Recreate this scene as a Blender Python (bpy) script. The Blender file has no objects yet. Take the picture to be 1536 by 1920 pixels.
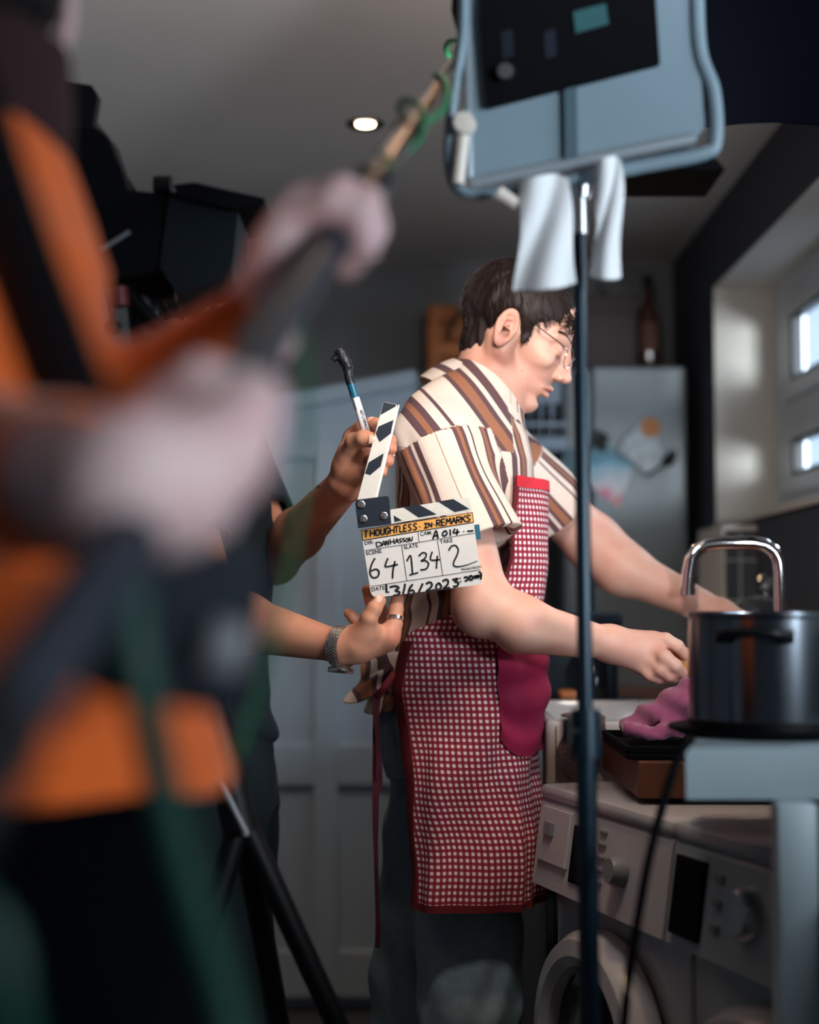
import bpy, bmesh, math, random
import numpy as np
from mathutils import Vector, Matrix
random.seed(7); RNG = np.random.default_rng(7)
SC = bpy.context.scene; COL = SC.collection
PI = math.pi

# ---------------------------------------------------------------- camera
F_PX = 2880.0; CAM_Z = 1.15; PITCH = math.atan(170/F_PX)
cam_d = bpy.data.cameras.new('camera'); cam = bpy.data.objects.new('camera', cam_d); COL.objects.link(cam)
cam.location = (0, 0, CAM_Z); cam.rotation_euler = (PI/2 + PITCH, 0, 0)
cam_d.sensor_fit = 'HORIZONTAL'; cam_d.sensor_width = 24.0; cam_d.lens = 24.0*F_PX/1536
cam_d.dof.use_dof = True; cam_d.dof.focus_distance = 2.34; cam_d.dof.aperture_fstop = 1.5
cam_d.clip_start = 0.02
SC.camera = cam

# ---------------------------------------------------------------- colour handling
SC.view_settings.view_transform = 'Standard'; SC.view_settings.look = 'None'
SC.view_settings.exposure = 0.0; SC.view_settings.gamma = 1.0; SC.view_settings.use_curve_mapping = False

# ---------------------------------------------------------------- sky and lights
world = bpy.data.worlds.new('World'); SC.world = world; world.use_nodes = True
_bg = world.node_tree.nodes['Background']; _bg.inputs[0].default_value = (0.55, 0.74, 1.0, 1); _bg.inputs[1].default_value = 1.3

def lamp(name, kind, loc, target, energy, color, size=0.2, size_y=None, spot=None, blend=0.6):
    d = bpy.data.lights.new(name, kind); d.energy = energy; d.color = color
    if kind == 'AREA':
        d.size = size
        if size_y: d.shape = 'RECTANGLE'; d.size_y = size_y
    elif kind != 'SUN': d.shadow_soft_size = size
    if kind == 'SPOT': d.spot_size = spot; d.spot_blend = blend
    o = bpy.data.objects.new(name, d); COL.objects.link(o); o.location = loc
    o.rotation_euler = (Vector(target) - Vector(loc)).to_track_quat('-Z', 'Y').to_euler()
    return o
# daylight at the seen right-wall window, then two fill lamps at added unseen windows
lamp('window_and_fill_light', 'AREA', (2.0, 3.4, 2.1), (0.0, 3.0, 1.1), 130, (0.70, 0.86, 1.0), 2.0, 1.2)
lamp('window_and_fill_light', 'AREA', (1.9, 0.9, 2.0), (0.2, 1.9, 1.3), 60, (0.78, 0.90, 1.0), 1.4, 0.9)
lamp('window_and_fill_light', 'AREA', (1.9, -1.2, 1.5), (-0.1, 1.3, 1.2), 700, (0.84, 0.93, 1.0), 1.6, 0.8)
# warm downlights: the first is seen, the others are added unseen for brightness
WARM = (1.0, 0.66, 0.40)
DOWNLIGHTS = [(-0.107, 3.665), (-0.95, 3.0), (0.25, 1.9), (-0.95, 1.5)]
DL_POWER = [20, 26, 18, 6]
for (_x, _y), _p in zip(DOWNLIGHTS, DL_POWER):
    lamp('downlight_and_fill_beam', 'SPOT', (_x, _y, 2.285), (_x, _y, 0), _p, WARM, 0.035, spot=math.radians(110), blend=0.9)

# ---------------------------------------------------------------- helpers
def W(px, py, Y):
    """point of the place seen at photo pixel (px,py) at distance Y in front of the camera"""
    s, c = math.sin(PITCH), math.cos(PITCH)
    u = (960-py)/F_PX
    dy = c - s*u; dz = s + c*u
    k = Y/dy
    return Vector(((px-768)/F_PX*k, Y, CAM_Z + dz*k))
def WA(px, py, Y): return np.array(W(px, py, Y))

def srgb(r, g, b):
    f = lambda v: (v/255/12.92) if v/255 <= 0.04045 else ((v/255+0.055)/1.055)**2.4
    return (f(r), f(g), f(b), 1.0)

MATS = {}
def mat(name, col, rough=0.6, metal=0.0, spec=0.5, noise=0.0, nscale=30, bump=0.0, bscale=200, sss=0.0, trans=0.0, ior=1.45, sheen=0.0, coat=0.0, alpha=1.0, emis=None, estr=0.0):
    if name in MATS: return MATS[name]
    m = bpy.data.materials.new(name); m.use_nodes = True; nt = m.node_tree
    b = nt.nodes['Principled BSDF']
    b.inputs['Base Color'].default_value = col; b.inputs['Roughness'].default_value = rough
    b.inputs['Metallic'].default_value = metal; b.inputs['Specular IOR Level'].default_value = spec
    b.inputs['IOR'].default_value = ior
    if sss: b.inputs['Subsurface Weight'].default_value = sss; b.inputs['Subsurface Radius'].default_value = (0.012, 0.005, 0.003); b.inputs['Subsurface Scale'].default_value = 0.6
    if trans: b.inputs['Transmission Weight'].default_value = trans
    if sheen: b.inputs['Sheen Weight'].default_value = sheen
    if coat: b.inputs['Coat Weight'].default_value = coat; b.inputs['Coat Roughness'].default_value = 0.1
    if alpha < 1: b.inputs['Alpha'].default_value = alpha
    if emis: b.inputs['Emission Color'].default_value = emis; b.inputs['Emission Strength'].default_value = estr
    tc = nt.nodes.new('ShaderNodeTexCoord')
    if noise:
        n = nt.nodes.new('ShaderNodeTexNoise'); n.inputs['Scale'].default_value = nscale; n.inputs['Detail'].default_value = 4
        nt.links.new(tc.outputs['Object'], n.inputs['Vector'])
        mr = nt.nodes.new('ShaderNodeMapRange'); mr.inputs[1].default_value = 0.25; mr.inputs[2].default_value = 0.75
        mr.inputs[3].default_value = 1-noise; mr.inputs[4].default_value = 1+noise
        nt.links.new(n.outputs['Fac'], mr.inputs[0])
        mx = nt.nodes.new('ShaderNodeVectorMath'); mx.operation = 'SCALE'
        mx.inputs[0].default_value = col[:3]; nt.links.new(mr.outputs[0], mx.inputs['Scale'])
        nt.links.new(mx.outputs[0], b.inputs['Base Color'])
    if bump:
        n2 = nt.nodes.new('ShaderNodeTexNoise'); n2.inputs['Scale'].default_value = bscale; n2.inputs['Detail'].default_value = 3
        nt.links.new(tc.outputs['Object'], n2.inputs['Vector'])
        bp = nt.nodes.new('ShaderNodeBump'); bp.inputs['Strength'].default_value = bump; bp.inputs['Distance'].default_value = 0.002
        nt.links.new(n2.outputs['Fac'], bp.inputs['Height']); nt.links.new(bp.outputs['Normal'], b.inputs['Normal'])
    MATS[name] = m
    return m

def thin_glass(name, refl):
    if name in MATS: return MATS[name]
    m = bpy.data.materials.new(name); m.use_nodes = True; nt = m.node_tree; nt.nodes.remove(nt.nodes['Principled BSDF'])
    t = nt.nodes.new('ShaderNodeBsdfTransparent'); g = nt.nodes.new('ShaderNodeBsdfGlossy'); g.inputs['Roughness'].default_value = 0.01
    x = nt.nodes.new('ShaderNodeMixShader'); x.inputs[0].default_value = refl
    nt.links.new(t.outputs[0], x.inputs[1]); nt.links.new(g.outputs[0], x.inputs[2]); nt.links.new(x.outputs[0], nt.nodes['Material Output'].inputs[0])
    MATS[name] = m; return m

def tag(o, label=None, cat=None, group=None, kind=None):
    if label: o['label'] = label
    if cat: o['category'] = cat
    if group: o['group'] = group
    if kind: o['kind'] = kind
    return o
def thing(name, label, cat, loc, group=None):
    o = bpy.data.objects.new(name, None); COL.objects.link(o); o.location = loc; o.empty_display_size = 0.05
    return tag(o, label, cat, group)
def wloc(o):
    v = Vector(o.location)
    while o.parent: o = o.parent; v = v + Vector(o.location)
    return v

class MB:
    """collects shapes (world coordinates) and links them as ONE mesh object"""
    def __init__(s): s.v = []; s.f = []; s.attr = {}
    def add(s, vs, fs):
        n = len(s.v); s.v += [tuple(map(float, p)) for p in vs]; s.f += [tuple(i+n for i in f) for f in fs]; return s
    def box(s, c, size, R=None, bev=0.0):
        bm = bmesh.new(); bmesh.ops.create_cube(bm, size=1)
        for v in bm.verts: v.co = Vector((v.co.x*size[0], v.co.y*size[1], v.co.z*size[2]))
        if bev: bmesh.ops.bevel(bm, geom=bm.edges[:], offset=min(bev, min(size)*0.49), segments=2, affect='EDGES', profile=0.5)
        R = R or Matrix.Identity(3); c = Vector(c)
        bm.verts.ensure_lookup_table(); bm.verts.index_update()
        s.add([R @ v.co + c for v in bm.verts], [[v.index for v in f.verts] for f in bm.faces]); bm.free(); return s
    def box2(s, lo, hi, bev=0.0):
        lo, hi = Vector(lo), Vector(hi); return s.box((lo+hi)/2, hi-lo, None, bev)
    def tube(s, pts, r, n=10, cap=True, flat=None, closed=False):
        P = [Vector(p) for p in pts]; m = len(P); rs = r if hasattr(r, '__len__') else [r]*m
        up = None; vs = []
        for i in range(m):
            if closed: t = (P[(i+1) % m]-P[i-1]).normalized()
            else: t = (P[min(i+1, m-1)]-P[max(i-1, 0)]).normalized()
            if up is None:
                up = Vector((0, 0, 1)) if abs(t.z) < 0.9 else Vector((0, 1, 0))
            a = (up - t*up.dot(t)).normalized(); b = t.cross(a); up = a
            for k in range(n):
                an = 2*PI*k/n; ca, sa = math.cos(an)*rs[i], math.sin(an)*rs[i]
                if flat: sa *= flat
                vs.append(P[i] + a*ca + b*sa)
        fs = []
        for i in range(m if closed else m-1):
            j = (i+1) % m
            for k in range(n): fs.append((i*n+k, i*n+(k+1) % n, j*n+(k+1) % n, j*n+k))
        if cap and not closed: fs.append(tuple(range(n))[::-1]); fs.append(tuple((m-1)*n+k for k in range(n)))
        return s.add(vs, fs)
    def lathe(s, c, prof, n=40, R=None, a0=0, a1=2*PI):
        R = R or Matrix.Identity(3); c = Vector(c); full = abs(a1-a0-2*PI) < 1e-6; m = n if full else n+1; vs = []
        for r, z in prof:
            for k in range(m):
                an = a0+(a1-a0)*k/n; vs.append(R @ Vector((r*math.cos(an), r*math.sin(an), z)) + c)
        fs = []
        for i in range(len(prof)-1):
            for k in range(n): k2 = (k+1) % m; fs.append((i*m+k, i*m+k2, (i+1)*m+k2, (i+1)*m+k))
        return s.add(vs, fs)
    def grid(s, fn, nu, nv, thick=0.0, closed_u=False):
        g = np.array([[fn(i/nu, j/nv) for i in range(nu+1)] for j in range(nv+1)], float)
        base = len(s.v); vs = [tuple(p) for row in g for p in row]; w = nu+1
        fs = [(j*w+i, j*w+i+1, (j+1)*w+i+1, (j+1)*w+i) for j in range(nv) for i in range(nu)]
        if thick:
            du = np.gradient(g, axis=1); dv = np.gradient(g, axis=0); nn = np.cross(du, dv); nn /= np.linalg.norm(nn, axis=2, keepdims=True)+1e-12
            g2 = g - nn*thick; m = len(vs); vs += [tuple(p) for row in g2 for p in row]
            fs += [tuple(m+i for i in f[::-1]) for f in fs]
            ring = [i for i in range(w)] + [j*w+nu for j in range(1, nv+1)] + [nv*w+i for i in range(nu-1, -1, -1)] + [j*w for j in range(nv-1, 0, -1)]
            for a, b in zip(ring, ring[1:]+ring[:1]): fs.append((b, a, a+m, b+m))
        return s.add(vs, fs)
    def poly(s, pts, ext):
        """prism: outline pts pushed by vector ext"""
        n = len(pts); e = Vector(ext); a = [Vector(p) for p in pts]
        return s.add(a+[p+e for p in a], [tuple(range(n))[::-1], tuple(range(n, 2*n))] + [(i, (i+1) % n, n+(i+1) % n, n+i) for i in range(n)])
    def build(s, name, m, parent=None, smooth=True, loc=None, label=None, attrs=None):
        me = bpy.data.meshes.new(name); o = bpy.data.objects.new(name, me); COL.objects.link(o)
        if parent is not None: o.parent = parent; off = wloc(parent)
        else:
            A = np.array(s.v); off = Vector(((A[:, 0].min()+A[:, 0].max())/2, (A[:, 1].min()+A[:, 1].max())/2, A[:, 2].min())) if loc is None else Vector(loc)
            o.location = off
        me.from_pydata([(p[0]-off.x, p[1]-off.y, p[2]-off.z) for p in s.v], [], s.f); me.update()
        if attrs:
            for k, a in attrs.items():
                at = me.attributes.new(k, 'FLOAT', 'POINT'); at.data.foreach_set('value', np.asarray(a, dtype=np.float32))
        bm = bmesh.new(); bm.from_mesh(me); bmesh.ops.recalc_face_normals(bm, faces=bm.faces[:])
        bm.to_mesh(me); bm.free()
        if smooth:
            me.polygons.foreach_set('use_smooth', [True]*len(me.polygons))
            try: me.set_sharp_from_angle(angle=math.radians(42))
            except Exception: pass
        me.materials.append(m)
        if label: o['label'] = label
        return o

def rot(x=0, y=0, z=0): return Matrix.Rotation(z, 3, 'Z') @ Matrix.Rotation(y, 3, 'Y') @ Matrix.Rotation(x, 3, 'X')
def frame(zdir, xhint=(1, 0, 0)):
    z = Vector(zdir).normalized(); x = Vector(xhint); x = (x - z*x.dot(z)).normalized(); y = z.cross(x)
    return Matrix((x, y, z)).transposed()
def smooth_path(P, n=8):
    P = [Vector(p) for p in P]; out = []
    for i in range(len(P)-1):
        p0, p1, p2, p3 = P[max(i-1, 0)], P[i], P[i+1], P[min(i+2, len(P)-1)]
        for k in range(n):
            t = k/n; out.append(0.5*((2*p1)+(p2-p0)*t+(2*p0-5*p1+4*p2-p3)*t*t+(3*p1-p0-3*p2+p3)*t**3))
    return out+[P[-1]]

def text_mesh(txt, size, origin, ang, m, name, parent, shear=0.0, bold=0.0, depth=0.0003, sx=1.0):
    """lettering standing in the XZ plane, readable from the camera side"""
    cu = bpy.data.curves.new(name, 'FONT'); cu.body = txt; cu.size = size; cu.extrude = depth; cu.offset = bold; cu.shear = shear
    t = bpy.data.objects.new('tmp', cu); COL.objects.link(t)
    bpy.context.view_layer.update()
    me = bpy.data.meshes.new_from_object(t.evaluated_get(bpy.context.evaluated_depsgraph_get()))
    bpy.data.objects.remove(t); ca, sa = math.cos(ang), math.sin(ang)
    for v in me.vertices:
        x, y, z = v.co.x*sx, v.co.y, v.co.z
        v.co = (x*ca-y*sa, -z, x*sa+y*ca)
    me.materials.clear(); me.materials.append(m)
    o = bpy.data.objects.new(name, me); COL.objects.link(o); o.parent = parent; o.location = Vector(origin)-wloc(parent)
    return o

# ---------------------------------------------------------------- implicit surfaces for bodies and clothes
def _cap(a, b, r1, r2, sq=None):
    a = np.array(a, float); b = np.array(b, float); ab = b-a; L = ab @ ab + 1e-12
    def f(P):
        q = P-a; t = np.clip(q @ ab / L, 0, 1); d = q - t[:, None]*ab
        if sq is not None:
            ax = np.array(sq[0], float); ax /= np.linalg.norm(ax); k = sq[1]
            d = d + (d @ ax)[:, None]*ax*(1/k-1)
            return (np.linalg.norm(d, axis=1) - (r1+(r2-r1)*t))*min(1, k)
        return np.linalg.norm(d, axis=1) - (r1+(r2-r1)*t)
    return f, a, b, max(r1, r2)*(max(1, sq[1]) if sq else 1)
def _ell(c, r, M=None):
    c = np.array(c, float); r = np.array(r, float); Mi = None if M is None else np.array(M)   # columns = axes
    def f(P):
        q = P-c
        if Mi is not None: q = q @ Mi
        k0 = np.linalg.norm(q/r, axis=1); k1 = np.linalg.norm(q/(r*r), axis=1)+1e-9
        return k0*(k0-1)/k1
    return f, c, c, float(r.max())
class Fld:
    def __init__(s): s.p = []; s.disp = []
    def _a(s, t, op, k): s.p.append((t[0], np.array(t[1]), np.array(t[2]), t[3], op, k)); return s
    def cap(s, a, b, r1, r2, k=0.01, op='u', sq=None): return s._a(_cap(a, b, r1, r2, sq), op, k)
    def ell(s, c, r, M=None, k=0.01, op='u'): return s._a(_ell(c, r, M), op, k)
    def fn(s, f, c, R, k=0.01, op='u'): return s._a((f, c, c, R), op, k)
    def chain(s, pts, rs, k=0.004, kin=0.003):
        """a finger: joints with radii, smooth inside, joined to what is there with k"""
        fs = [_cap(pts[i], pts[i+1], rs[i], rs[i+1])[0] for i in range(len(pts)-1)]
        A = np.array([list(p) for p in pts], float); c = A.mean(0); R = np.linalg.norm(A-c, axis=1).max()+max(rs)
        def f(P):
            d = fs[0](P)
            for g in fs[1:]: d = smin(d, g(P), kin)
            return d
        return s._a((f, c, c, R), 'u', k)
    def ev(s, P, idx=None):
        d = np.full(len(P), 1.0)
        for i in (range(len(s.p)) if idx is None else idx):
            f, a, b, R, op, k = s.p[i]; e = f(P)
            if op == 'u': d = smin(d, e, k)
            elif op == 's': d = -smin(-d, e, k)
            else: d = -smin(-d, -e, k)
        for g in s.disp: d = d + g(P)
        return d
    def near(s, c, rad):
        out = []
        for i, (f, a, b, R, op, k) in enumerate(s.p):
            if op == 'i': out.append(i); continue
            ab = b-a; L = ab @ ab
            t = np.clip((c-a) @ ab/L, 0, 1) if L > 1e-12 else 0
            if np.linalg.norm(c-(a+t*ab)) < R+rad+k+0.012: out.append(i)
        return out
def smin(a, b, k):
    h = np.clip(0.5+0.5*(b-a)/k, 0, 1); return b+(a-b)*h-k*h*(1-h)

def mesh_field(F, lo, hi, h, n=20):
    """dual contouring of the field on sparse blocks; returns vertices and quads"""
    lo = np.array(lo, float); hi = np.array(hi, float); nb = np.ceil((hi-lo)/(h*n)).astype(int)
    br = h*n*0.5*1.7321
    bi = np.stack(np.meshgrid(*[np.arange(k) for k in nb], indexing='ij'), -1).reshape(-1, 3)
    cen = lo+(bi+0.5)*h*n; dc = F.ev(cen); act = np.abs(dc) < br*1.9+0.01
    allv, allk, allf = [], [], []
    off = np.stack(np.meshgrid(*[np.arange(-1, n+1)]*3, indexing='ij'), -1).reshape(-1, 3)
    m = n+2; big = nb*n+4
    keyf = lambda c: ((c[:, 0]+1)*big[1]+(c[:, 1]+1))*big[2]+(c[:, 2]+1)
    for B, c in zip(bi[act], cen[act]):
        idx = F.near(c, br+2*h)
        if not any(F.p[i][4] == 'u' for i in idx): continue
        d0 = F.ev(c[None], idx)[0]
        if abs(d0) > br*1.9+0.01: continue
        G = B*n+off; d = F.ev(lo+G*h, idx).reshape(m, m, m)
        ins = d < 0
        if ins.all() or not ins.any(): continue
        # cell corners
        cnt = np.zeros((m-1,)*3); acc = np.zeros((m-1, m-1, m-1, 3))
        crn = lambda x, y, z: (slice(x, m-1+x), slice(y, m-1+y), slice(z, m-1+z))
        for ax in range(3):
            o1, o2 = [i for i in range(3) if i != ax]
            for u in (0, 1):
                for v in (0, 1):
                    A = [0, 0, 0]; A[o1] = u; A[o2] = v; Bc = list(A); Bc[ax] = 1
                    da, db = d[crn(*A)], d[crn(*Bc)]; cr = (da < 0) != (db < 0)
                    t = np.where(cr, da/(da-db+1e-20*(da == db)), 0)
                    cnt += cr; acc[..., ax] += np.where(cr, t, 0)
                    if u: acc[..., o1] += cr
                    if v: acc[..., o2] += cr
        cell = cnt > 0; ci = np.argwhere(cell)
        if not len(ci): continue
        pos = acc[cell]/cnt[cell][:, None]; gc = B*n-1+ci; vp = lo+(gc+pos)*h
        e = h*0.4; f0 = F.ev(vp, idx); gr = np.stack([F.ev(vp+np.eye(3)[a]*e, idx)-f0 for a in range(3)], 1)/e
        st = (f0/np.maximum((gr**2).sum(1), 0.05))[:, None]*gr; L = np.linalg.norm(st, axis=1, keepdims=True)
        vp = vp - st*np.minimum(1, 0.7*h/np.maximum(L, 1e-9))
        allv.append(vp); allk.append(keyf(gc))
        for ax in range(3):
            o1, o2 = [(1, 2), (2, 0), (0, 1)][ax]
            sl = [slice(1, n+1)]*3; s2 = list(sl); s2[ax] = slice(2, n+2)
            a, b = ins[tuple(sl)], ins[tuple(s2)]
            E = np.argwhere(a != b)
            if not len(E): continue
            flip = a[tuple(E.T)]
            q = []
            for u, v in ((-1, -1), (0, -1), (0, 0), (-1, 0)):
                cc = E.copy(); cc[:, o1] += u; cc[:, o2] += v; q.append(keyf(B*n+cc))
            q = np.stack(q, 1); q = np.where(flip[:, None], q, q[:, ::-1]); allf.append(q)
    V = np.concatenate(allv); K = np.concatenate(allk); Q = np.concatenate(allf)
    uk, first = np.unique(K, return_index=True); V = V[first]
    pos = np.searchsorted(uk, Q); pos[pos >= len(uk)] = 0
    ok = (uk[pos] == Q).all(1)
    return V, pos[ok]

def keep_main(V, Q, minfrac=0.02):
    """drop loose crumbs"""
    n = len(V); lab = np.arange(n)
    for _ in range(200):
        mn = lab[Q].min(1); new = lab.copy()
        for c in range(4): np.minimum.at(new, Q[:, c], mn)
        new = new[new]
        if (new == lab).all(): break
        lab = new
    u, c = np.unique(lab, return_counts=True); big = set(u[c > minfrac*n]) | {u[c.argmax()]}
    keepv = np.isin(lab, list(big)); mp = np.cumsum(keepv)-1
    return V[keepv], mp[Q[keepv[Q].all(1)]]

def mesh_obj(name, V, Q, m, parent=None, loc=None, attrs=None, smooth=True, main=True):
    if main: V, Q2 = keep_main(V, Q); Q = Q2
    me = bpy.data.meshes.new(name); o = bpy.data.objects.new(name, me); COL.objects.link(o)
    if parent is not None: o.parent = parent; off = np.array(wloc(parent))
    else:
        off = np.array([(V[:, 0].min()+V[:, 0].max())/2, (V[:, 1].min()+V[:, 1].max())/2, V[:, 2].min()]) if loc is None else np.array(loc)
        o.location = off
    n, q = len(V), len(Q)
    me.vertices.add(n); me.vertices.foreach_set('co', (V-off).astype(np.float32).ravel())
    me.loops.add(q*4); me.loops.foreach_set('vertex_index', Q.astype(np.int32).ravel())
    me.polygons.add(q); me.polygons.foreach_set('loop_start', np.arange(0, q*4, 4, dtype=np.int32))
    me.update(calc_edges=True); me.validate()
    me.polygons.foreach_set('use_smooth', np.ones(len(me.polygons), bool))
    if attrs:
        for k, fn in attrs.items():
            at = me.attributes.new(k, 'FLOAT', 'POINT'); at.data.foreach_set('value', fn(V).astype(np.float32))
    me.materials.append(m)
    return o
def field_obj(name, F, lo, hi, h, m, parent=None, attrs=None, loc=None):
    V, Q = mesh_field(F, lo, hi, h); return mesh_obj(name, V, Q, m, parent, loc, attrs)

def wob(P, f, a, seed=0):
    """soft irregular folds"""
    x, y, z = P[:, 0]*f, P[:, 1]*f, P[:, 2]*f
    return a*(np.sin(x*1.1+1.7*np.sin(z*0.8+seed)+seed)+np.sin(z*1.3+1.5*np.sin(y*1.1-seed)+2*seed)+np.sin(y*1.2+x*0.7+1.3*np.sin(z*0.9+seed*3)))/3
def stack(knots, soft=1.0):
    """elliptic column: knots (z, cx, cy, rx, ry) ascending z"""
    K = np.array(knots, float)
    def f(P):
        z = np.clip(P[:, 2], K[0, 0], K[-1, 0]); g = [np.interp(z, K[:, 0], K[:, i]) for i in (1, 2, 3, 4)]
        q = np.stack([(P[:, 0]-g[0]), (P[:, 1]-g[1])], 1); r = np.stack([g[2], g[3]], 1)
        k0 = np.linalg.norm(q/r, axis=1); k1 = np.linalg.norm(q/(r*r), axis=1)+1e-9
        d = k0*(k0-1)/k1; dz = np.abs(P[:, 2]-z)
        return np.maximum(d, dz-0.0) if soft == 0 else np.where(dz > 0, np.sqrt(np.maximum(d, 0)**2+dz**2)-0*dz, d)
    c = np.array([K[:, 1].mean(), K[:, 2].mean(), (K[0, 0]+K[-1, 0])/2])
    return f, c, float(np.hypot((K[-1, 0]-K[0, 0])/2, K[:, 3:].max()+np.abs(K[:, 1]-c[0]).max()))
# ================================================================ THE ROOM
def struct(o): o['kind'] = 'structure'; return o
M_CEIL = mat('ceiling_paint', srgb(232, 226, 222), 0.85, noise=0.02, nscale=3)
M_DARKWALL = mat('charcoal_wall_paint', srgb(66, 70, 80), 0.8, noise=0.04, nscale=5)
M_BACKWALL = mat('grey_wall_paint', srgb(128, 132, 138), 0.85, noise=0.03, nscale=4)
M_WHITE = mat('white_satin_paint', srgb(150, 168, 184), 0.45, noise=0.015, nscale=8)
M_REVEAL = mat('cream_reveal_paint', srgb(214, 209, 200), 0.9, spec=0.1, noise=0.015, nscale=6)
M_PVC = mat('white_window_plastic', srgb(205, 208, 212), 0.3)
M_GASKET = mat('black_rubber_gasket', srgb(16, 18, 22), 0.5)
M_GLASS = mat('clear_glass', (0.95, 0.98, 1, 1), 0.0, trans=1.0, ior=1.45)
M_CHROME = mat('chrome', (0.82, 0.83, 0.85, 1), 0.06, metal=1)
M_STEEL = mat('brushed_steel', (0.62, 0.63, 0.65, 1), 0.25, metal=1)
M_BLACK = mat('black_plastic', srgb(8, 9, 13), 0.45, spec=0.25)
M_MATTE = mat('black_matte', srgb(5, 6, 11), 0.8, spec=0.1)
M_OAK = mat('brown_wood', srgb(92, 52, 32), 0.5, noise=0.3, nscale=14, bump=0.2, bscale=60)

def floor_material():
    m = bpy.data.materials.new('dark_floor_tiles'); m.use_nodes = True; nt = m.node_tree; b = nt.nodes['Principled BSDF']
    br = nt.nodes.new('ShaderNodeTexBrick'); br.offset = 0; tc = nt.nodes.new('ShaderNodeTexCoord')
    br.inputs['Scale'].default_value = 1; br.inputs['Brick Width'].default_value = 0.45; br.inputs['Row Height'].default_value = 0.45
    br.inputs['Mortar Size'].default_value = 0.004
    br.inputs['Color1'].default_value = srgb(58, 60, 64); br.inputs['Color2'].default_value = srgb(66, 66, 70); br.inputs['Mortar'].default_value = srgb(36, 36, 38)
    nt.links.new(tc.outputs['Object'], br.inputs['Vector']); nt.links.new(br.outputs['Color'], b.inputs['Base Color']); b.inputs['Roughness'].default_value = 0.45
    return m
X0, X1, Y0, Y1, ZC = -2.4, 0.9, -1.6, 5.2, 2.31
struct(MB().box2((X0-0.1, Y0-0.1, -0.1), (X1+0.3, Y1+0.1, 0)).build('floor', floor_material(), smooth=False))
struct(MB().box2((X0-0.1, Y0-0.1, ZC), (X1+0.3, Y1+0.1, ZC+0.1)).build('ceiling', M_CEIL, smooth=False))
struct(MB().box2((X0-0.1, Y1, 0), (X1+0.3, Y1+0.1, ZC)).build('wall_back', M_BACKWALL, smooth=False))
struct(MB().box2((X0-0.1, Y0, 0), (X0, Y1, ZC)).build('wall_left', M_BACKWALL, smooth=False))
struct(MB().box2((X0-0.1, Y0-0.1, 0), (X1+0.3, Y0, ZC)).build('wall_near', M_BACKWALL, smooth=False))
# right wall: the seen window opening plus two unseen ones added for fill light
OP = [(0.1, 1.75, 1.12, 2.08), (2.55, 4.49, 1.376, 2.08), (-1.45, -0.25, 0.80, 1.55)]     # y0,y1,z0,z1
wr = MB(); ys = [Y0, OP[2][0], OP[2][1], OP[0][0], OP[0][1], OP[1][0], OP[1][1], Y1]
for a, b in ((0, 1), (2, 3), (4, 5), (6, 7)): wr.box2((X1, ys[a], 0), (X1+0.25, ys[b], ZC))
for y0, y1, z0, z1 in OP:
    wr.box2((X1, y0, 0), (X1+0.25, y1, z0)); wr.box2((X1, y0, z1), (X1+0.25, y1, ZC))
struct(wr.build('wall_right', M_DARKWALL, smooth=False))
rv = MB(); t = 0.004
for y0, y1, z0, z1 in OP:       # painted linings of the openings
    rv.box2((X1-0.002, y0, z1-t), (X1+0.2, y1, z1)); rv.box2((X1-0.002, y1-t, z0), (X1+0.2, y1, z1)); rv.box2((X1-0.002, y0, z0), (X1+0.2, y0+t, z1))
struct(rv.build('trim_1', M_REVEAL, smooth=False))
struct(MB().box2((X1-0.01, OP[1][0], 1.366), (X1+0.2, OP[1][1]-0.005, 1.384), 0.003).box2((X1-0.01, OP[0][0], 1.11), (X1+0.2, OP[0][1], 1.128), 0.003).build('trim_2', M_REVEAL, smooth=False))

def window(n, y0, y1, z0, z1):
    x0, x1 = X1+0.175, X1+0.235
    f = MB(); w = 0.075; v = 0.14
    f.box2((x0, y0, z0), (x1, y1, z0+w), 0.004).box2((x0, y0, z1-w), (x1, y1, z1), 0.004)
    f.box2((x0, y0, z0+w), (x1, y0+v, z1-w), 0.004).box2((x0, y1-v, z0+w), (x1, y1, z1-w), 0.004)
    ym = (y0+y1)/2; zt = z0+(z1-z0)*0.44
    f.box2((x0+0.002, ym-0.04, z0+w), (x1, ym+0.04, z1-w), 0.004); f.box2((x0+0.001, y0+v, zt-0.03), (x1, y1-v, zt+0.03), 0.004)
    root = struct(f.build('window_%d' % n, M_PVC, smooth=False))
    for a, b in ((y0+v, ym-0.04), (ym+0.04, y1-v)):
        for c, d in ((z0+w, zt-0.03), (zt+0.03, z1-w)):
            s = MB(); q = 0.05; p = 0.08
            s.box2((x0-0.012, a, c), (x0+0.03, b, c+q), 0.004).box2((x0-0.012, a, d-q), (x0+0.03, b, d), 0.004).box2((x0-0.012, a, c+q), (x0+0.03, a+p, d-q), 0.004).box2((x0-0.012, b-p, c+q), (x0+0.03, b, d-q), 0.004)
            so = s.build('window_sash', M_PVC, root, smooth=False)
            g = MB(); e = 0.012; h = 0.03
            g.box2((x0-0.008, a+p, c+q), (x0+0.02, b-p, c+q+e)).box2((x0-0.008, a+p, d-q-e), (x0+0.02, b-p, d-q)).box2((x0-0.008, a+p, c+q+e), (x0+0.02, a+p+h, d-q-e)).box2((x0-0.008, b-p-h, c+q+e), (x0+0.02, b-p, d-q-e))
            g.build('gasket', M_GASKET, so, smooth=False)
            MB().box2((x0+0.004, a+p, c+q), (x0+0.01, b-p, d-q)).build('window_pane', thin_glass('window_glass', 0.06), so, smooth=False)
window(1, *OP[1]); window(2, *OP[0]); window(3, *OP[2])  # second and third windows are unseen, added to let in fill light
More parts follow.
